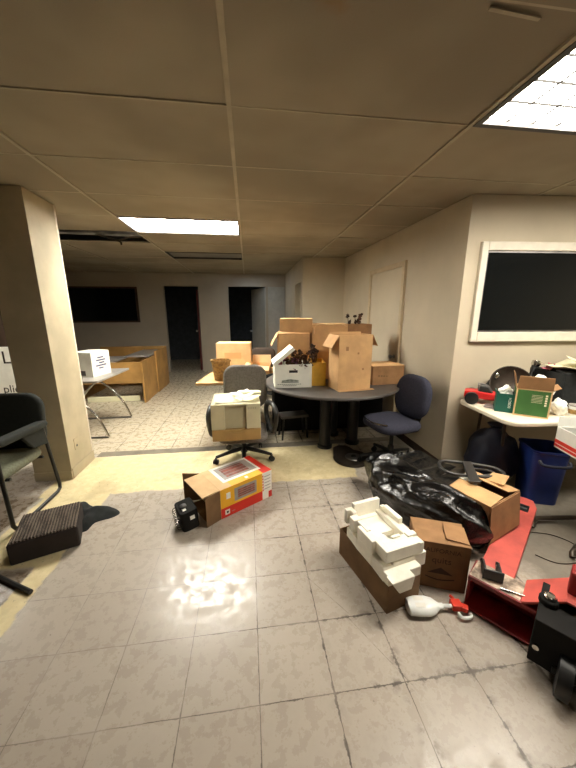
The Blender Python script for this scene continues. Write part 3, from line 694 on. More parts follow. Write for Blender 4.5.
# ------------------------------------------------------------------ slate blue chair by the wall
bc = thing('swivel_chair', 'slate blue swivel chair with round back against the right wall', 'chair', (1.40, 2.72, 0), 102)
star_base(bc, .30, .085, M['char_plastic'], a0=68)
bm = NB(); lathe(bm, [(.034, .08), (.03, .2), (.02, .21), (.02, .40)], 16); bx(bm, -.1, .1, -.1, .1, .385, .41); obj('gas_column', bm, M['black_plastic'], bc, smooth=True)
bm = NB(); cushion(bm, .47, .47, .085, .14, Matrix.Translation((0, .02, .41))); obj('seat', bm, M['blue_fabric'], bc, smooth=True)
bm = NB(); cushion(bm, .45, .43, .08, .17, Matrix.Translation((0, -.25, .695)) @ Matrix.Rotation(R(8), 4, 'X') @ Matrix.Rotation(R(-90), 4, 'X')); obj('backrest', bm, M['blue_fabric'], bc, smooth=True)
bm = NB(); tube(bm, [(0, -.05, .395), (0, -.27, .40), (0, -.335, .5), (0, -.32, .68)], .018, 8, sm=5, sx=1.8); obj('back_bracket', bm, M['black_plastic'], bc, smooth=True)
bm = NB(); tube(bm, [(.07, .05, .39), (.2, .08, .37), (.27, .09, .345)], .006, 6); lathe(bm, [(.008, 0), (.013, .01), (.013, .05), (.006, .055)], 8, (.26, .09, .325)); obj('lever', bm, M['chrome'], bc, smooth=True)
bm = NB(); tube(bm, [(-.18, .20, .50), (-.06, .262, .495), (.08, .262, .495), (.14, .24, .5)], .007, 6, sm=5); obj('seat_rail', bm, M['chrome'], bc, smooth=True)

# ------------------------------------------------------------------ left: armchair, ribbed cube, cloth
ac = thing('armchair', 'dark upholstered armchair on a black tubular sled frame before the column', 'chair', (-1.94, 2.35, 0), 0)
for s in (-1, 1):
    bm = NB(); x = s*.27
    tube(bm, [(x, -.26, .64), (x, -.275, .60), (x, -.265, .06), (x, -.24, .017), (x, -.2, .015), (x, .24, .015), (x, .275, .03), (x, .28, .07), (x, .20, .60), (x, .19, .645)], .014, 10)
    obj('sled_leg', bm, M['black_plastic'], ac, smooth=True)
    bm = NB(); cushion(bm, .07, .52, .05, .03, Matrix.Translation((x, -.02, .635)) @ Matrix.Rotation(R(-3), 4, 'X')); arm = obj('armrest', bm, M['dark_fabric'], ac, smooth=True)
    bm = NB(); slab(bm, [(x*.985, .22, .645), (x*.985, -.05, .645), (x*.985, .06, .50), (x*.985, .22, .47)], .03); obj('arm_panel', bm, M['dark_fabric'], arm, bevel=.008)
bm = NB(); cushion(bm, .50, .48, .08, .06, Matrix.Translation((0, -.03, .38))); obj('seat', bm, M['seat_pale'], ac, smooth=True)
bm = NB(); cushion(bm, .56, .46, .075, .12, Matrix.Translation((0, .27, .66)) @ Matrix.Rotation(R(-7), 4, 'X') @ Matrix.Rotation(R(90), 4, 'X')); obj('backrest', bm, M['dark_fabric'], ac, smooth=True)
for y in (.15, -.2):
    bm = NB(); tube(bm, [(-.27, y, .385), (.27, y, .385)], .012, 8); obj('seat_rail', bm, M['black_plastic'], ac)
bm = NB(); slab(bm, [(-1.19, 1.545, .011), (-1.52, 1.725, .011), (-2.0, 1.97, .011), (-1.99, 1.99, .011), (-1.51, 1.747, .011), (-1.20, 1.575, .011)], .02)
bm = NB(); tube(bm, [(-1.235, 1.552, .014), (-1.5, 1.69, .014), (-2.0, 1.95, .014)], .013, 8)
tag(obj('metal_bar', bm, M['black_plastic'], None), 'dark metal bar lying on the floor below the ribbed block', 'bar')
rb = thing('ribbed_block', 'charcoal block with a ribbed carpet top lying on the pale floor strip', 'block', (-1.375, 1.985, 0), 21)
bm = NB(); prism(bm, [(-.185, -.16), (.18, -.155), (.175, .16), (-.165, .16)], .0, .145); obj('body', bm, mat('black_sides', rgb(44, 36, 32), .9, var=.1), rb, bevel=.012)
bm = NB(); n = 16
prism(bm, [(-.172, -.15), (.172, -.15), (.167, .155), (-.158, .155)], .145, .152)
for k in range(22):
    x = -.155+.0148*k
    tube(bm, [(x, -.15, .153), (x+.003, -.05, .156), (x-.003, .06, .156), (x, .15, .153)], .0055, 6, sm=3)
obj('ribbed_cover', bm, M['ribbed'], rb, smooth=True)
cl = thing('black_cloth_cap', 'crumpled black cloth lying on the floor beside the ribbed block', 'cloth', (-1.255, 2.235, 0), 0)
cl.scale = (1.12, 1.12, 1.1)
def blob(outline, h, seed, rough=.25, n=9, z0=.002):
    bm = NB(); c = Vector((sum(p[0] for p in outline)/len(outline), sum(p[1] for p in outline)/len(outline)))
    k = len(outline)*4; P = smooth_path([(p[0], p[1], 0) for p in outline], 4, True); rings = []
    for i in range(n):
        t_ = i/(n-1); ring = []
        for p in P:
            q = Vector((p.x, p.y)) * (1-t_) + c*t_
            z = h*(1-(1-t_)**2.2)*(1+rough*2*noise.noise(Vector((q.x*11+seed, q.y*11, seed))))+z0
            ring.append(bm.verts.new((q.x, q.y, z if i else z0)))
        rings.append(ring)
    for A, B in zip(rings, rings[1:]):
        for j in range(len(P)): bm.faces.new((A[j], A[(j+1) % len(P)], B[(j+1) % len(P)], B[j]))
    bm.faces.new(rings[-1]); bm.faces.new(rings[0][::-1]); return bm
obj('fabric', blob([(-.20, .10), (-.12, .17), (-.02, .10), (.12, .07), (.20, .0), (.17, -.05), (.08, -.09), (.06, -.17), (-.02, -.16), (-.08, -.06)], .055, 3.3, .5), M['black_cloth'], cl, smooth=True)
bm = NB(); slab(bm, [(-.005, -.15, .03), (.03, -.125, .035), (.02, -.11, .04), (-.015, -.135, .036)], .003); obj('white_tag', bm, M['paper_white'], cl)
# sign on the partition
sg = thing('wall_sign', 'white sign with black capital letters half hidden behind the column', 'sign', (-3.40, 5.078, 1.00), 0)
bm = NB(); bx(bm, -1.2, .25, -.012, .0, -.95, .02); obj('board', bm, M['paper_white'], sg)
text('lettering', 'LL', .27, M['ink'], sg, at(-.155, -.013, -.15))
text('lettering', 'plies', .17, M['ink'], sg, at(-.20, -.013, -.63))

# ------------------------------------------------------------------ far left desks
gd = thing('grey_desk', 'grey topped table on curved chrome legs carrying the white carton', 'desk', (-2.10, 4.16, 0), 0)
bm = NB(); prism(bm, [(-.5, -.44), (.345, -.44), (.385, .43), (-.5, .43)], .715, .74); obj('desktop', bm, M['desk_grey'], gd, bevel=.003)
for y in (-.36, .54-.0):
    yy = y if y < 0 else .40
    bm = NB(); tube(bm, [(-.42, yy, .0125), (.345, yy, .0125)], .012, 8); obj('foot_bar', bm, M['steel'], gd)
    for s in (-1, 1):
        bm = NB(); tube(bm, [(-.04+s*.385, yy, .02), (-.04+s*.30, yy, .25), (-.04+s*.12, yy, .48), (-.04-s*.18, yy, .715)], .014, 10, sm=8); obj('leg', bm, M['chrome'], gd, smooth=True)
wb = thing('printed_carton', 'white carton with dark corner patches standing on the grey table', 'box', (-1.995, 4.13, .741), -12)
carton(wb, .28, .34, .30, M['white_card'], [('left', -88, .14), ('right', -88, .14)], top=True)
bm = NB(); bx(bm, -.14, -.07, -.1712, -.17, .225, .285); bx(bm, -.03, .045, -.1712, -.17, .02, .08); bx(bm, -.14, -.08, -.1712, -.17, .02, .07); obj('dark_patch', bm, M['table_top_grey'], wb)
bm = NB()
for k, (a, b) in enumerate(((-.06, .05), (-.09, .08), (-.04, .06), (-.10, .09), (-.05, .03))): bx(bm, .14, .1412, a, b, .22-.033*k, .238-.033*k)
obj('printed_lines', bm, M['blue_ink'], wb)
wd = thing('reception_desk', 'long yellow wood reception desk with grey worktop at the far left', 'desk', (-1.78, 5.33, 0), 0)
bm = NB(); bx(bm, -.03, .0, 0, .75, 0, .72); obj('side_panel', bm, M['wood'], wd, bevel=.003)
bm = NB(); bx(bm, -.015, .02, .752, 1.55, 0, .80); obj('side_panel', bm, M['wood'], wd, bevel=.003)
bm = NB(); bx(bm, -1.2, -.03, .05, .08, .34, .70); obj('modesty_panel', bm, M['wood'], wd, bevel=.003)
bm = NB(); bx(bm, -1.2, -.45, .08, .7, .70, .725); bx(bm, -.45, -.04, .5, 1.5, .725, .75); obj('worktop', bm, M['desk_grey'], wd, bevel=.003)
bm = NB(); bx(bm, -1.3, .02, 1.5, 1.53, 0, .82); obj('back_panel', bm, M['wood'], wd, bevel=.003)
bm = NB(); bx(bm, -1.2, -1.17, .08, 1.5, 0, .70); obj('side_panel', bm, M['wood'], wd)
bm = NB(); box(bm, (-2.36, 5.50, .045), (.86, .05, .09)); tag(obj('pale_plank', bm, M['paper'], None, bevel=.004), 'pale plank lying on the floor under the reception desk', 'plank')

# ------------------------------------------------------------------ foam packaging on a brown box
U = Vector((.122, -.43, 0)).normalized(); angb = math.degrees(math.atan2(U.y, U.x))+90      # front of the box
bb = thing('open_brown_box', 'open brown cardboard box under the white foam packaging', 'box', (.705, 1.435, 0), angb)
carton(bb, .215, .452, .185, M['card_dark'], [('front', -60, .06)])
def stepfield(xs, ys, H, z0):
    """closed block mesh of stepped heights; H[j][i] cell heights, 0 = open"""
    bm = NB()
    for j in range(len(ys)-1):
        for i in range(len(xs)-1):
            h_ = H[j][i]
            if h_: bx(bm, xs[i], xs[i+1], ys[j], ys[j+1], z0, z0+h_)
    bmesh.ops.remove_doubles(bm, verts=bm.verts, dist=1e-5)
    # drop interior coincident faces
    seen = {}
    for f in list(bm.faces):
        k = tuple(sorted(v.index for v in f.verts)); 
    return bm
f1 = thing('foam_packing_tray', 'upper white foam packing tray with notched rim, on the lower foam piece', 'foam packaging', (.722, 1.43, .272), angb-3, rot=(R(-2), 0, R(angb-3)))
xs = [-.135, -.112, -.085, -.03, .03, .07, .10, .128]; ys = [-.19, -.135, -.10, -.06, -.02, .04, .075, .125, .155, .185]
Hh = [[0, .066, .066, .066, .066, .066, .060], [0, .066, .062, .062, .062, .072, .072], [.066, .066, .062, .0, .0, .062, .06], [.066, .066, .05, .0, .0, .062, .06], [.066, .07, .03, .03, .03, .062, .092], [0, .07, .03, .03, .03, .062, .092],
      [.075, .075, .03, .03, .03, .05, .092], [0, .09, .034, .034, .034, .05, .075], [.09, .09, .118, .118, .118, .118, 0]]
obj('tray', stepfield(xs, ys, Hh, 0), M['foam'], f1, bevel=.004)
bm = NB(); bx(bm, -.02, .035, -.118, -.10, .066, .074); obj('rib', bm, M['foam'], f1, bevel=.003)
f2 = thing('foam_packing_tray', 'lower white foam packing piece overhanging the front of the brown box', 'foam packaging', (.735, 1.40, .187), angb-2)
xs = [-.135, -.075, .0, .07, .145]; ys = [-.20, -.155, -.06, .08, .19]
Hh = [[.058, .058, .058, 0], [.07, .083, .083, .083], [.083, .05, .05, .083], [.06, .05, .05, .083]]
obj('tray', stepfield(xs, ys, Hh, 0), M['foam'], f2, bevel=.005)
bm = NB(); prism(bm, [(-.11, 0), (.03, 0), (.015, -.075), (-.06, -.075)], 0, .05, Matrix.Translation((0, -.227, .058)) @ Matrix.Rotation(R(90), 4, 'X') @ Matrix.Scale(-1, 4, (0, 0, 1))); bm.transform(Matrix.Translation((-.035, -.012, 0))); obj('front_lug', bm, M['foam'], f2, bevel=.004)
# kraft box with printed lettering
kb = thing('printed_kraft_box', 'small brown kraft box with dark lettering and mountain mark', 'box', (1.05, 1.39, 0), -21.7)
w, d, h = .284, .20, .292
carton(kb, w, d, h, M['card_brown'], [('back', -92, .10), ('front', -84, .085)], fl=M['card_kraft'])
bm = NB(); slab(bm, [(.02, -.07, h+.014), (.135, -.085, h+.008), (.14, .05, h+.012), (.03, .06, h+.02)], .005); obj('flap', bm, M['card_kraft'], kb)
text('lettering', 'CALIFORNIA', .036, M['soft_ink'], kb, at(-.005, -d/2-.0006, .245))
text('lettering', 'quits', .052, M['soft_ink'], kb, at(.005, -d/2-.0006, .185))
bm = NB(); slab(bm, [(-.06, -d/2-e, .10), (.07, -d/2-e, .10), (.03, -d/2-e, .125), (.005, -d/2-e, .14), (-.03, -d/2-e, .12)], .001); tube(bm, [(-.07, -d/2-e, .075), (0, -d/2-e, .06), (.08, -d/2-e, .075)], .0035, 6, sm=4); obj('mountain_mark', bm, M['soft_ink'], kb)
bm = NB(); bx(bm, w/2-.03, w/2-.026, -d/2-e, -d/2, 0, h); obj('crease_line', bm, M['card_dark'], kb)

# ------------------------------------------------------------------ spray bottle
sb = thing('spray_bottle', 'white spray bottle with orange red trigger lying on the floor', 'bottle', (.862, 1.185, .001), -8)
prof = [(-.085, .040), (-.08, .052), (-.03, .056), (.02, .055), (.05, .042), (.075, .020), (.083, .016), (.10, .016)]
bm = NB(); rings = []
for x, hw in prof:
    rings.append([bm.verts.new((x, hw*math.cos(2*PI*k/20), .028+min(.028, hw*.7)*math.sin(2*PI*k/20))) for k in range(20)])
for A, B in zip(rings, rings[1:]):
    for j in range(20): bm.faces.new((A[j], A[(j+1) % 20], B[(j+1) % 20], B[j]))
bm.faces.new(rings[0]); bm.faces.new(rings[-1]); obj('bottle', bm, M['clear_white'], sb, smooth=True)
bm = NB(); bx(bm, -.05, .0, -.03, .03, .0545, .0555); obj('label_patch', bm, M['paper_white'], sb)
bm = NB(); tube(bm, [(.10, 0, .028), (.145, 0, .028)], .010, 10); obj('neck', bm, M['clear_white'], sb, smooth=True)
bm = NB(); box(bm, (.170, .005, .03), (.05, .045, .034)); box(bm, (.205, -.012, .03), (.035, .03, .026), Matrix.Rotation(R(-30), 3, 'Z')); tube(bm, [(.165, .02, .03), (.175, .045, .03), (.165, .06, .03)], .008, 8); obj('trigger_head', bm, M['orange_red'], sb, bevel=.007)
bm = NB(); tube(bm, [(.165, -.03, .02), (.175, -.052, .018), (.2, -.055, .018), (.222, -.048, .018), (.228, -.03, .02)], .008, 8, sm=4); obj('trigger', bm, M['clear_white'], sb, smooth=True)

# ------------------------------------------------------------------ black bin bag
bg = thing('bin_bag', 'shiny black plastic bin bag slumped between the boxes', 'bag', (1.29, 1.95, 0), -68)
bgm = Matrix.Translation((1.29, 1.95, 0)) @ Matrix.Rotation(R(-68), 4, 'Z')
fbi = (Matrix.Translation((1.555, 1.69, 0)) @ Matrix.Rotation(R(22.6), 4, 'Z')).inverted()
bm = bmesh.new(); bmesh.ops.create_icosphere(bm, subdivisions=6, radius=1)
def ridge(q): return 1-2*abs(noise.noise(q))
for v in bm.verts:
    p = v.co.copy()
    ex = lambda a, k: math.copysign(abs(a)**k, a)
    x = ex(p.x, .9)*.495; y = ex(p.y, .85)*(.265+.02*math.cos(p.x*2))
    z = p.z*(.185-.0*p.x)+.165
    q = Vector((x*1.7+.6*y, y*4.6-1.2*x, z*4.2))                       # long folds along the bag
    a = .040*ridge(q+Vector((3, 1, 2)))+.034*ridge(q*1.7+Vector((7, 3, 1)))+.017*ridge(q*3.3+Vector((1, 9, 4)))+.006*ridge(q*7)
    top = max(0.0, p.z)
    hol = math.exp(-((x+.12)/.24)**2-((y-.03)/.085)**2)*.12*top
    lip = math.exp(-((x+.12)/.32)**2-((y+.09)/.035)**2)*.05*top
    dd = p.normalized(); k_ = .55+.55*top+.1*abs(p.y)
    x += dd.x*a*k_; y += dd.y*a*k_; z += dd.z*a*k_-hol+lip
    W_ = bgm @ Vector((x, y, max(.002, z)))
    c_ = fbi @ W_                                                      # lean on the carton instead of entering it
    if c_.x > -.200 and c_.y > -.215 and W_.z < .36: c_.x = -.200; W_ = fbi.inverted() @ c_
    yl = (W_.x-1.098)*-.6115+(W_.y-1.19)*.7912
    if yl < .012 and W_.z < .11 and W_.x > 1.2: W_.x += -.6115*(.012-yl); W_.y += .7912*(.012-yl)
    v.co = bgm.inverted() @ W_
obj('bag_body', bm, M['bag'], bg, smooth=True)
for k, (ph, yo, am) in enumerate(((0, .06, .075), (1.9, -.02, .06))):
    bm = NB(); V = []; n, m_ = 34, 8
    for i in range(n):
        row = []
        for j in range(m_):
            u, v = i/(n-1), j/(m_-1)
            x = -.40+.50*u; y = yo+.05*math.sin(u*6+ph)+v*(.07*math.sin(u*13+ph)+.02*math.sin(u*29+ph))
            z = .25+am*v*(1+.55*math.sin(u*15+ph*2))*math.sin(PI*min(1, .12+u*.9))
            row.append(bm.verts.new((x, y, z)))
        V.append(row)
    for i in range(n-1):
        for j in range(m_-1): bm.faces.new((V[i][j], V[i+1][j], V[i+1][j+1], V[i][j+1]))
    o = obj('bag_neck', bm, M['bag'], bg, smooth=True, sub=1); so = o.modifiers.new('thick', 'SOLIDIFY'); so.thickness = .002

# ------------------------------------------------------------------ pallet jack
pj = thing('pallet_jack', 'red pallet jack with one fork under the cardboard box', 'pallet jack', (1.098, 1.19, 0), 37.7)
def fork(y0, y1, n_):
    bm = NB(); yc_ = (y0+y1)/2
    prism(bm, [(.13, y0), (1.14, y0), (1.24, yc_-.045), (1.25, yc_), (1.24, yc_+.045), (1.14, y1), (.13, y1)], .078, .088)
    bx(bm, .13, 1.12, y0, y0+.008, .03, .078); bx(bm, .13, 1.12, y1-.008, y1, .03, .078)
    slab(bm, [(.13, y0, .084), (.13, y1, .084), (.02, y1, .185), (.02, y0, .185)], .01)
    f = obj('fork', bm, M['red_paint'], pj, bevel=.003)
    bm = NB(); bx(bm, 1.03, 1.13, yc_-.038, yc_+.038, .086, .0895); obj('roller_slot', bm, M['black_plastic'], f)
    bm = NB(); lathe(bm, [(.033, -.03), (.036, -.027), (.036, .027), (.033, .03)], 18, (1.08, yc_, .056), Matrix.Rotation(R(90), 4, 'X')); obj('roller', bm, M['steel'], f, smooth=True)
fork(-.165, -.005, 0); fork(-.69, -.53, 1)
bm = NB()                                                   # heel beam: an open channel facing the operator
bx(bm, -.0, .14, -.70, .0, .178, .190); bx(bm, -.03, .14, -.70, .0, .010, .022); bx(bm, .128, .14, -.70, .0, .022, .178); bx(bm, 0, .128, -.012, 0, .022, .178); bx(bm, 0, .128, -.70, -.688, .022, .178); bx(bm, -.006, .0, -.70, 0, .165, .190)
obj('heel_beam', bm, M['red_dark'], pj, bevel=.003)
bm = NB(); slab(bm, [(.004, -.002, .1905), (.136, -.01, .1905), (.136, -.225, .1905), (.004, -.215, .1905)], .001); obj('worn_patch', bm, M['grime'], pj)
bm = NB(); slab(bm, [(-.004, -.222, .188), (-.004, -.365, .305), (.17, -.365, .305), (.17, -.222, .188)], .012); slab(bm, [(-.004, -.69, .188), (-.004, -.58, .305), (.17, -.58, .305), (.17, -.69, .188)], .012); bx(bm, -.004, .17, -.585, -.36, .299, .311)
prism(bm, [(-.222, .188), (-.365, .305), (-.58, .305), (-.69, .188)], -.0, .006, Matrix.Translation((.164, 0, 0)) @ Matrix(((0, 0, 1, 0), (1, 0, 0, 0), (0, 1, 0, 0), (0, 0, 0, 1))))
obj('battery_frame', bm, M['red_paint'], pj, bevel=.004)
bm = NB(); bx(bm, .05, .13, -.56, -.36, .306, .42); obj('rear_bracket', bm, M['red_dark'], pj, bevel=.01)
bm = NB(); bx(bm, -.14, .12, -.62, -.28, .05, .265); lathe(bm, [(.06, .26), (.06, .30), (.05, .34), (.05, .46)], 22, (-.06, -.48, 0)); lathe(bm, [(.036, .26), (.036, .285), (.03, .29)], 18, (-.005, -.31, 0)); obj('hydraulic_pump', bm, M['black_matte'], pj, bevel=.012)
bm = NB(); lathe(bm, [(.022, .288), (.022, .302), (.018, .306), (.017, .301), (.004, .301)], 18, (-.005, -.31, 0)); obj('filler_cap', bm, M['chrome'], pj, smooth=True)
bm = NB(); lathe(bm, [(.012, 0), (.012, .012), (.006, .014)], 10, (-.142, -.30, .14), Matrix.Rotation(R(-90), 4, 'Y')); obj('bolt', bm, M['chrome'], pj, smooth=True)
bm = NB()
for y in (-.40, -.55): lathe(bm, [(.06, -.025), (.085, -.022), (.085, .022), (.06, .025)], 24, (-.15, y, .086), Matrix.Rotation(R(90), 4, 'X'))
tube(bm, [(-.15, -.36, .086), (-.15, -.59, .086)], .014, 10); obj('steer_wheel', bm, M['black_plastic'], pj, smooth=True)
bm = NB(); tube(bm, [(-.12, -.48, .40), (-.22, -.48, .52), (-.40, -.48, .95)], .022, 10, sm=5); tube(bm, [(-.40, -.48, .95), (-.44, -.60, 1.04), (-.47, -.58, 1.13), (-.48, -.48, 1.16), (-.47, -.38, 1.13), (-.44, -.36, 1.04)], .015, 8, closed=True, sm=5); obj('tow_handle', bm, M['black_plastic'], pj, smooth=True)
br = thing('metal_bracket', 'small black forked bracket lying on the heel of the red pallet jack', 'bracket', (1.205, 1.165, .192), -30)
bm = NB(); bx(bm, -.045, .045, -.035, -.027, 0, .06); obj('plate', bm, M['black_plastic'], br, bevel=.003)
for s in (-1, 1):
    bm = NB(); prism(bm, [(-.03, 0), (.045, 0), (.07, .02), (.07, .04), (.045, .055), (-.03, .05)], 0, .012, Matrix.Translation((s*.034+.006, 0, 0)) @ Matrix(((0, 0, -1, 0), (1, 0, 0, 0), (0, 1, 0, 0), (0, 0, 0, 1)))); ear = obj('ear', bm, M['black_plastic'], br, bevel=.003)
    bm = NB(); lathe(bm, [(.009, -.008), (.009, .008)], 12, (s*.034, .045, .03), Matrix.Rotation(R(90), 4, 'Y')); obj('bolt', bm, M['steel'], ear)
bm = NB(); tube(bm, [(1.19, 1.09, .197), (1.25, 1.05, .197), (1.275, 1.03, .197)], .005, 8); o = tag(obj('bolt_pin', bm, M['chrome'], None, smooth=True), 'thin chrome pin beside the black bracket on the pallet jack', 'pin')

# ------------------------------------------------------------------ cardboard box on the fork with steel frame
fb = thing('fork_carton', 'cardboard box riding on the pallet jack fork beside the bin bag', 'box', (1.560, 1.697, .0905), 22.6)
carton(fb, .364, .30, .255, M['card_kraft'], [('left', -86, .16), ('right', -78, .15), ('back', -88, .10)], fl=M['card'])
bm = NB(); slab(bm, [(-.182, -.18, .255), (.182, -.18, .255), (.182, -.155, .335), (-.05, -.155, .335)], .005); 
bm.free()
bm = NB(); slab(bm, [(.07, -.1, .30), (.17, -.08, .33), (.185, .03, .30), (.09, .03, .27)], .005); obj('flap', bm, M['card'], fb)
bm = NB(); slab(bm, [(-.178, -.153, .248), (.178, -.153, .248), (.170, -.185, .02), (-.18, -.175, .004)], .005); obj('flap', bm, M['card_kraft'], fb)
fr = thing('tubular_steel_frame', 'bent black steel tube frame lying on top of the fork carton', 'frame', (1.60, 1.83, .362), 2)
bm = NB()
tube(bm, [(-.21, .05, .03), (-.19, .13, .035), (-.13, .165, .037), (.0, .125, .033), (.14, .06, .025), (.20, .02, .02), (.205, -.04, .018), (.16, -.075, .015), (.05, -.06, .012), (-.05, -.03, .015), (-.16, -.0, .02)], .0125, 10, closed=True, sm=6)
obj('loop', bm, M['dark_steel'], fr, smooth=True)
bm = NB(); slab(bm, [(-.01, .115, .045), (.05, .095, .045), (-.06, -.135, .02), (-.13, -.115, .02)], .02); obj('cross_plate', bm, M['dark_steel'], fr, bevel=.004)
bm = NB(); tube(bm, [(.03, .07, .01), (.13, .03, .008), (.15, -.02, .006), (.03, -.03, .005)], .008, 8, sm=6); obj('inner_rod', bm, M['dark_steel'], fr, smooth=True)
tag(sheet('paper', .16, .12, M['paper_white'], (1.56, 1.80, .349), 30, .02, 9), 'white paper scrap under the steel tube frame', 'paper')

# ------------------------------------------------------------------ folding table on the right with clutter
ft = thing('folding_table', 'ivory folding table below the dark window, crowded with oddments', 'table', (2.72, 2.13, 0), -3)
bm = NB(); prism(bm, rrect(1.70, .66, .10), .705, .74); obj('tabletop', bm, M['folding_top'], ft, bevel=.008, smooth=True)
for x in (-.62, .62):
    bm = NB(); tube(bm, [(x, .28, .705), (x, .30, .0125)], .0125, 8); tube(bm, [(x, .0, .705), (x, -.04, .0125)], .0125, 8); tube(bm, [(x, -.02, .35), (x, .28, .35)], .010, 8); obj('leg', bm, M['brown_metal'], ft, smooth=True)
TT = .741
def P2(x, y): return (x, y, TT)
car = thing('toy_car', 'red toy buggy with black wheels at the left end of the folding table', 'toy car', P2(2.045, 2.33), -38)
car.scale = (1.3, 1.3, 1.3)
bm = NB(); prism(bm, [(-.13, .035), (.13, .03), (.135, .06), (.06, .075), (.03, .078), (-.06, .085), (-.13, .08)], -.05, .05, Matrix.Rotation(R(90), 4, 'X')); obj('body', bm, M['toy_red'], car, bevel=.008)
bm = NB(); prism(bm, [(-.05, .08), (.03, .077), (.0, .115), (-.045, .12)], -.04, .04, Matrix.Rotation(R(90), 4, 'X')); obj('cabin', bm, M['char_plastic'], car, bevel=.006)
bm = NB(); tube(bm, [(-.05, -.035, .078), (-.055, -.035, .125), (.0, -.03, .118), (.03, -.03, .08)], .004, 6); tube(bm, [(-.05, .035, .078), (-.055, .035, .125), (.0, .03, .118), (.03, .03, .08)], .004, 6); tube(bm, [(-.055, -.035, .125), (-.055, .035, .125)], .004, 6); obj('roll_bar', bm, M['steel'], car)
for sx in (-1, 1):
    for sy in (-1, 1):
        bm = NB(); lathe(bm, [(.022, -.02), (.040, -.017), (.040, .017), (.022, .02)], 18, (sx*.085, sy*.068, .04), Matrix.Rotation(R(90), 4, 'X')); obj('wheel', bm, M['black_plastic'], car, smooth=True)
def flashlight(label, loc, rot):
    t = thing('torch', label, 'torch', loc, rot=rot)
    bm = NB(); lathe(bm, [(.018, 0), (.02, .01), (.02, .16), (.026, .19)], 16); obj('barrel', bm, M['black_plastic'], t, smooth=True)
    bm = NB(); lathe(bm, [(.026, .19), (.034, .21), (.034, .235), (.028, .236)], 16); obj('head', bm, M['chrome'], t, smooth=True)
flashlight('black tool handle with chrome head leaning behind the red toy buggy', (2.07, 2.44, TT+.05), (R(0), R(40), R(2)))
flashlight('second black tool handle with chrome head behind the green carton', (2.42, 2.33, TT+.14), (0, R(25), R(20)))
bm = NB(); box(bm, (0, 0, .006), (.24, .12, .012)); o = tag(obj('grey_tray', bm, M['desk_grey'], None, bevel=.003), 'flat grey tray lying under the red toy buggy', 'tray'); o.location = P2(2.06, 2.17); o.rotation_euler = (0, 0, R(-50))
tl = thing('teal_carton', 'small dark teal carton stuffed with white tissue beside the toy buggy', 'box', P2(2.03, 2.125), -36)
carton(tl, .125, .11, .15, M['teal_card'], [('left', 10, .02)])
text('lettering', 'BOSCH', .026, M['white_print'], tl, at(.03, -.0562, .08) @ Matrix.Rotation(R(90), 4, 'Z'))
def crumple(name, label, cat, loc, s, m, seed):
    bm = bmesh.new(); bmesh.ops.create_icosphere(bm, subdivisions=3, radius=1)
    for v in bm.verts:
        k = 1+.45*noise.noise(v.co*1.7+Vector((seed, 0, 0)))+.25*noise.noise(v.co*4+Vector((0, seed, 0)))
        v.co = Vector((v.co.x*s[0]*k, v.co.y*s[1]*k, max(-s[2], v.co.z*s[2]*k)+s[2]))
    o = tag(obj(name, bm, m, None), label, cat); o.location = loc; return o
crumple('tissue', 'white crumpled tissue poking out of the teal carton', 'tissue', (2.035, 2.13, TT+.09), (.05, .045, .055), M['paper_white'], 3)
gc = thing('green_carton', 'large green carton with tan edges and open flap on the folding table', 'box', P2(2.16, 2.02), -40)
carton(gc, .215, .18, .215, M['card_pale'], [('front', 12, .10), ('left', 12, .11), ('right', 60, .05)], fl=M['card_kraft'])
bm = NB(); bx(bm, -.098, .098, -.0908, -.09, .012, .205); bx(bm, -.1083, -.1075, -.08, .08, .012, .205); obj('green_panel', bm, M['green_card'], gc)
bm = NB()
for k in range(6): bx(bm, -.01, .055, -.0916, -.0908, .115+.011*k, .118+.011*k)
obj('printed_lines', bm, M['cream_panel'], gc)
bm = NB()
for k in range(5): bx(bm, .070, .083, -.0916, -.0908, .095+.018*k, .108+.018*k)
obj('printed_label', bm, M['paper'], gc)
pan = thing('wok', 'dark round pan tilted up behind the teal and green cartons', 'pan', (2.24, 2.27, TT+.012), rot=(R(62), 0, R(-24)))
bm = NB(); lathe(bm, [(.02, .0), (.09, .012), (.145, .04), (.168, .075), (.174, .075), (.15, .036), (.09, .006), (.02, -.006)], 36, (0, .155, -.05)); obj('bowl', bm, M['brown_metal'], pan, smooth=True)
crumple('tissue', 'white crumpled paper bursting from the green carton', 'tissue', (2.25, 2.06, TT+.15), (.07, .06, .07), M['paper_white'], 8)
crumple('tissue', 'white paper wad behind the green carton against the dark crate', 'tissue', (2.36, 2.11, TT+.06), (.06, .06, .08), M['paper_white'], 14)
cr = thing('dark_crate', 'dark open crate at the back of the folding table under cream papers', 'crate', P2(2.72, 2.20), -4)
carton(cr, .50, .34, .30, M['black_cloth'], [('front', -80, .1)], th=.012)
tag(sheet('paper', .42, .32, M['paper'], (2.66, 2.17, TT+.315), 14, .06, 21), 'rumpled cream paper sheet spread over the dark crate', 'paper')
tag(sheet('paper', .30, .24, M['paper'], (2.80, 2.12, TT+.35), -20, .07, 22), 'second cream paper sheet lying over the rumpled one', 'paper')
tag(sheet('cloth_strip', .34, .05, M['pink_petal'], (2.50, 2.24, TT+.31), 35, .04, 23), 'pinkish strap hanging over the dark crate edge', 'strap')
crumple('plastic_pouch', 'grey plastic pouch standing beside the green carton', 'pouch', (2.36, 1.97, TT), (.055, .045, .06), M['clear_white'], 31)
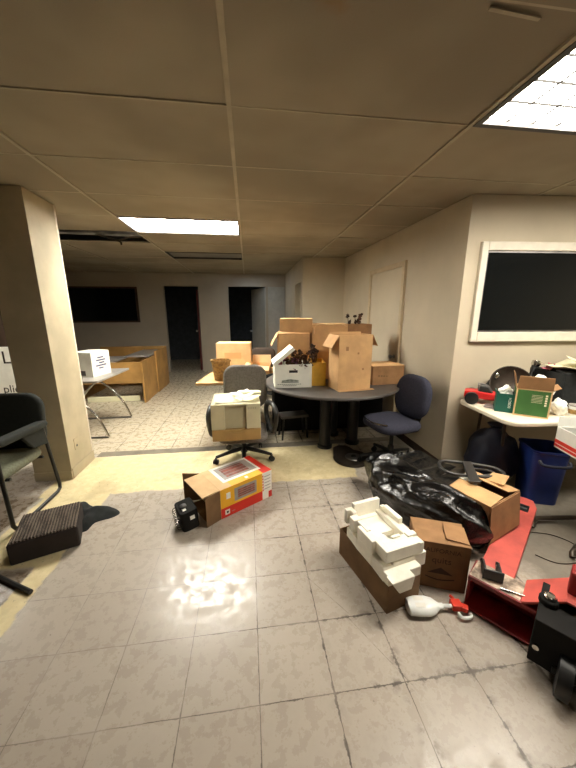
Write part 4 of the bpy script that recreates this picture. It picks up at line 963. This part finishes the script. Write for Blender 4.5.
for k, (x, y, lab) in enumerate(((2.46, 1.93, 'small clear pot next to the grey pouch on the folding table'), (2.57, 1.93, 'squat clear pot with dark contents at the right of the folding table'))):
    t = thing('plastic_pot', lab, 'pot', P2(x, y)); bm = NB(); lathe(bm, [(.035, 0), (.04, .07), (.043, .072), (.043, .08), (.036, .08)], 20); obj('body', bm, M['clear_white'], t, smooth=True)
    bm = NB(); lathe(bm, [(.038, .02), (.0415, .055)], 20); obj('band', bm, M['wicker'], t)
    bm = NB(); lathe(bm, [(.044, .08), (.044, .09), (.03, .092)], 20); obj('lid', bm, M['desk_grey'], t, smooth=True)
tag(sheet('papers', .28, .10, M['paper_white'], P2(2.52, 1.84), 8, .015, 33), 'loose white paper at the front edge of the folding table', 'paper')
# blue tub below
tb = thing('blue_tub', 'bright blue plastic tub under the front of the folding table', 'tub', (2.36, 2.02, 0), -20)
bm = NB(); V = [rrect(.26*s, .28*s, .05) for s in (.84, .86, 1, 1.05, 1.05, .98, .82)]; zz = (0, .0, .44, .445, .46, .46, .02)
rings = [[bm.verts.new((p[0], p[1], z)) for p in v] for v, z in zip(V, zz)]
for A, B in zip(rings, rings[1:]):
    for j in range(len(A)): bm.faces.new((A[j], A[(j+1) % len(A)], B[(j+1) % len(A)], B[j]))
bm.faces.new(rings[0][::-1]); bm.faces.new(rings[-1]); obj('body', bm, M['blue_plastic'], tb, smooth=True)
bm = NB(); tube(bm, [(-.1, -.16, .40), (-.08, -.19, .37), (.08, -.19, .37), (.1, -.16, .40)], .012, 8, sm=4); obj('handle', bm, M['navy'], tb, smooth=True)
nb = thing('navy_sack', 'navy cloth sack slumped under the left end of the folding table', 'sack', (2.14, 2.28, 0), 0)
bm = bmesh.new(); bmesh.ops.create_icosphere(bm, subdivisions=4, radius=1)
for v in bm.verts:
    p = v.co; k = 1+.16*noise.noise(p*2.2)
    v.co = (p.x*.20*k, p.y*.20*k, max(0, p.z*.27*k+.25))
obj('sack_body', bm, M['navy'], nb, smooth=True)
bm = NB(); lathe(bm, [(.05, .48), (.03, .52), (.07, .56), (.06, .56)], 14); obj('tied_neck', bm, M['navy'], nb, smooth=True)
# stool with the red striped box at the edge of the picture
sl = thing('stool', 'stool on a bent brown tube base holding the red striped box', 'stool', (2.42, 1.52, 0), 0)
bm = NB(); prism(bm, rrect(.42, .36, .05), .555, .59); obj('seat', bm, M['black_plastic'], sl, bevel=.01)
for y, k in ((.14, 0), (-.14, 1)):
    bm = NB(); tube(bm, [(-.44 + .0, y+.0, .016), (-.43, y+.015, .03), (-.36, y+.05, .045), (-.1, y+.03, .04), (.16, y, .03), (.19, y, .06), (.19, y, .555)], .016, 10); obj('leg', bm, M['brown_metal'], sl, smooth=True)
rbx = thing('striped_carton', 'white carton with red stripe on the stool at the picture edge', 'box', (2.33, 1.555, .591), -14)
carton(rbx, .50, .28, .15, M['white_card'], [('back', 10, .07)])
bm = NB(); bx(bm, -.2505, .2505, -.1408, -.14, .012, .03); bx(bm, -.2505, .2505, -.1408, -.14, .036, .062); bx(bm, -.2508, -.25, -.14, .14, .012, .03); bx(bm, -.2508, -.25, -.14, .14, .036, .062); obj('red_stripe', bm, M['red_print'], rbx)
for z in (.10, .125):
    bm = NB(); bx(bm, -.2, .2, -.1408, -.14, z, z+.002); obj('printed_line', bm, M['picture_grey'], rbx)
bm = NB(); bx(bm, -.24, .24, -.13, .13, .01, .10); obj('dark_contents', bm, M['black_cloth'], rbx)
crumple('yellow_cloth', 'yellow rag inside the red striped carton', 'rag', (2.30, 1.55, .692), (.06, .05, .03), M['paper'], 41)
# thin wire on the floor
bm = NB(); tube(bm, [(1.78, 1.44, .005), (1.86, 1.36, .005), (2.02, 1.36, .005), (2.12, 1.47, .005), (2.06, 1.58, .005), (1.93, 1.63, .005)], .0025, 6, sm=8)
tag(obj('wire', bm, M['brown_metal'], None, smooth=True), 'thin brown wire looping over the floor beside the red fork', 'wire')

# ------------------------------------------------------------------ light, camera, output
def area(name, loc, rot, size, power, col, sy=None):
    l = bpy.data.lights.new(name, 'AREA'); l.energy = power; l.color = col; l.shape = 'RECTANGLE'; l.size = size; l.size_y = sy or size
    o = bpy.data.objects.new(name, l); C.objects.link(o); o.location = loc; o.rotation_euler = rot; return o
area('left_office_lamp', (-3.7, 4.0, 2.42), (0, 0, 0), .6, 12, (1, .94, .82))
area('right_fill_light', (3.1, 1.4, 2.43), (0, 0, 0), 1.1, 16, (1, .93, .80), .5)  # added fill out of view, brightens the window wall
area('far_hall_lamp', (.1, 7.4, 2.42), (0, 0, 0), .5, 2.5, (.72, .86, 1.0))
area('rear_fill_light', (.9, -.9, 2.43), (0, 0, 0), 1.1, 2, (1, .88, .70), .5)  # weak fill added behind the camera, no fixture there

cam = bpy.data.cameras.new('camera'); co = bpy.data.objects.new('camera', cam); C.objects.link(co)
f_px = 305.6
cam.sensor_fit = 'VERTICAL'; cam.sensor_height = 24.0; cam.lens = f_px/768*24.0; cam.clip_start = .05
pitch, yaw, roll = .2303, .1277, -.001
fw_ = Vector((math.sin(yaw)*math.cos(pitch), math.cos(yaw)*math.cos(pitch), -math.sin(pitch)))
ri = Vector((math.cos(yaw), -math.sin(yaw), 0)); up = ri.cross(fw_)
r2 = ri*math.cos(roll)+up*math.sin(roll); u2 = up*math.cos(roll)-ri*math.sin(roll)
mt = Matrix((r2, u2, -fw_)).transposed().to_4x4(); mt.translation = (0, 0, 1.517)
co.matrix_world = mt; SC.camera = co
w = bpy.data.worlds.new('world'); SC.world = w; w.use_nodes = True
w.node_tree.nodes['Background'].inputs[0].default_value = (.02, .018, .015, 1); w.node_tree.nodes['Background'].inputs[1].default_value = .2
SC.view_settings.view_transform = 'Standard'; SC.view_settings.look = 'None'; SC.view_settings.gamma = 1; SC.view_settings.use_curve_mapping = False
SC.view_settings.exposure = 1.03
SC.cycles.use_denoising = True
SC.cycles.max_bounces = 8; SC.cycles.diffuse_bounces = 6
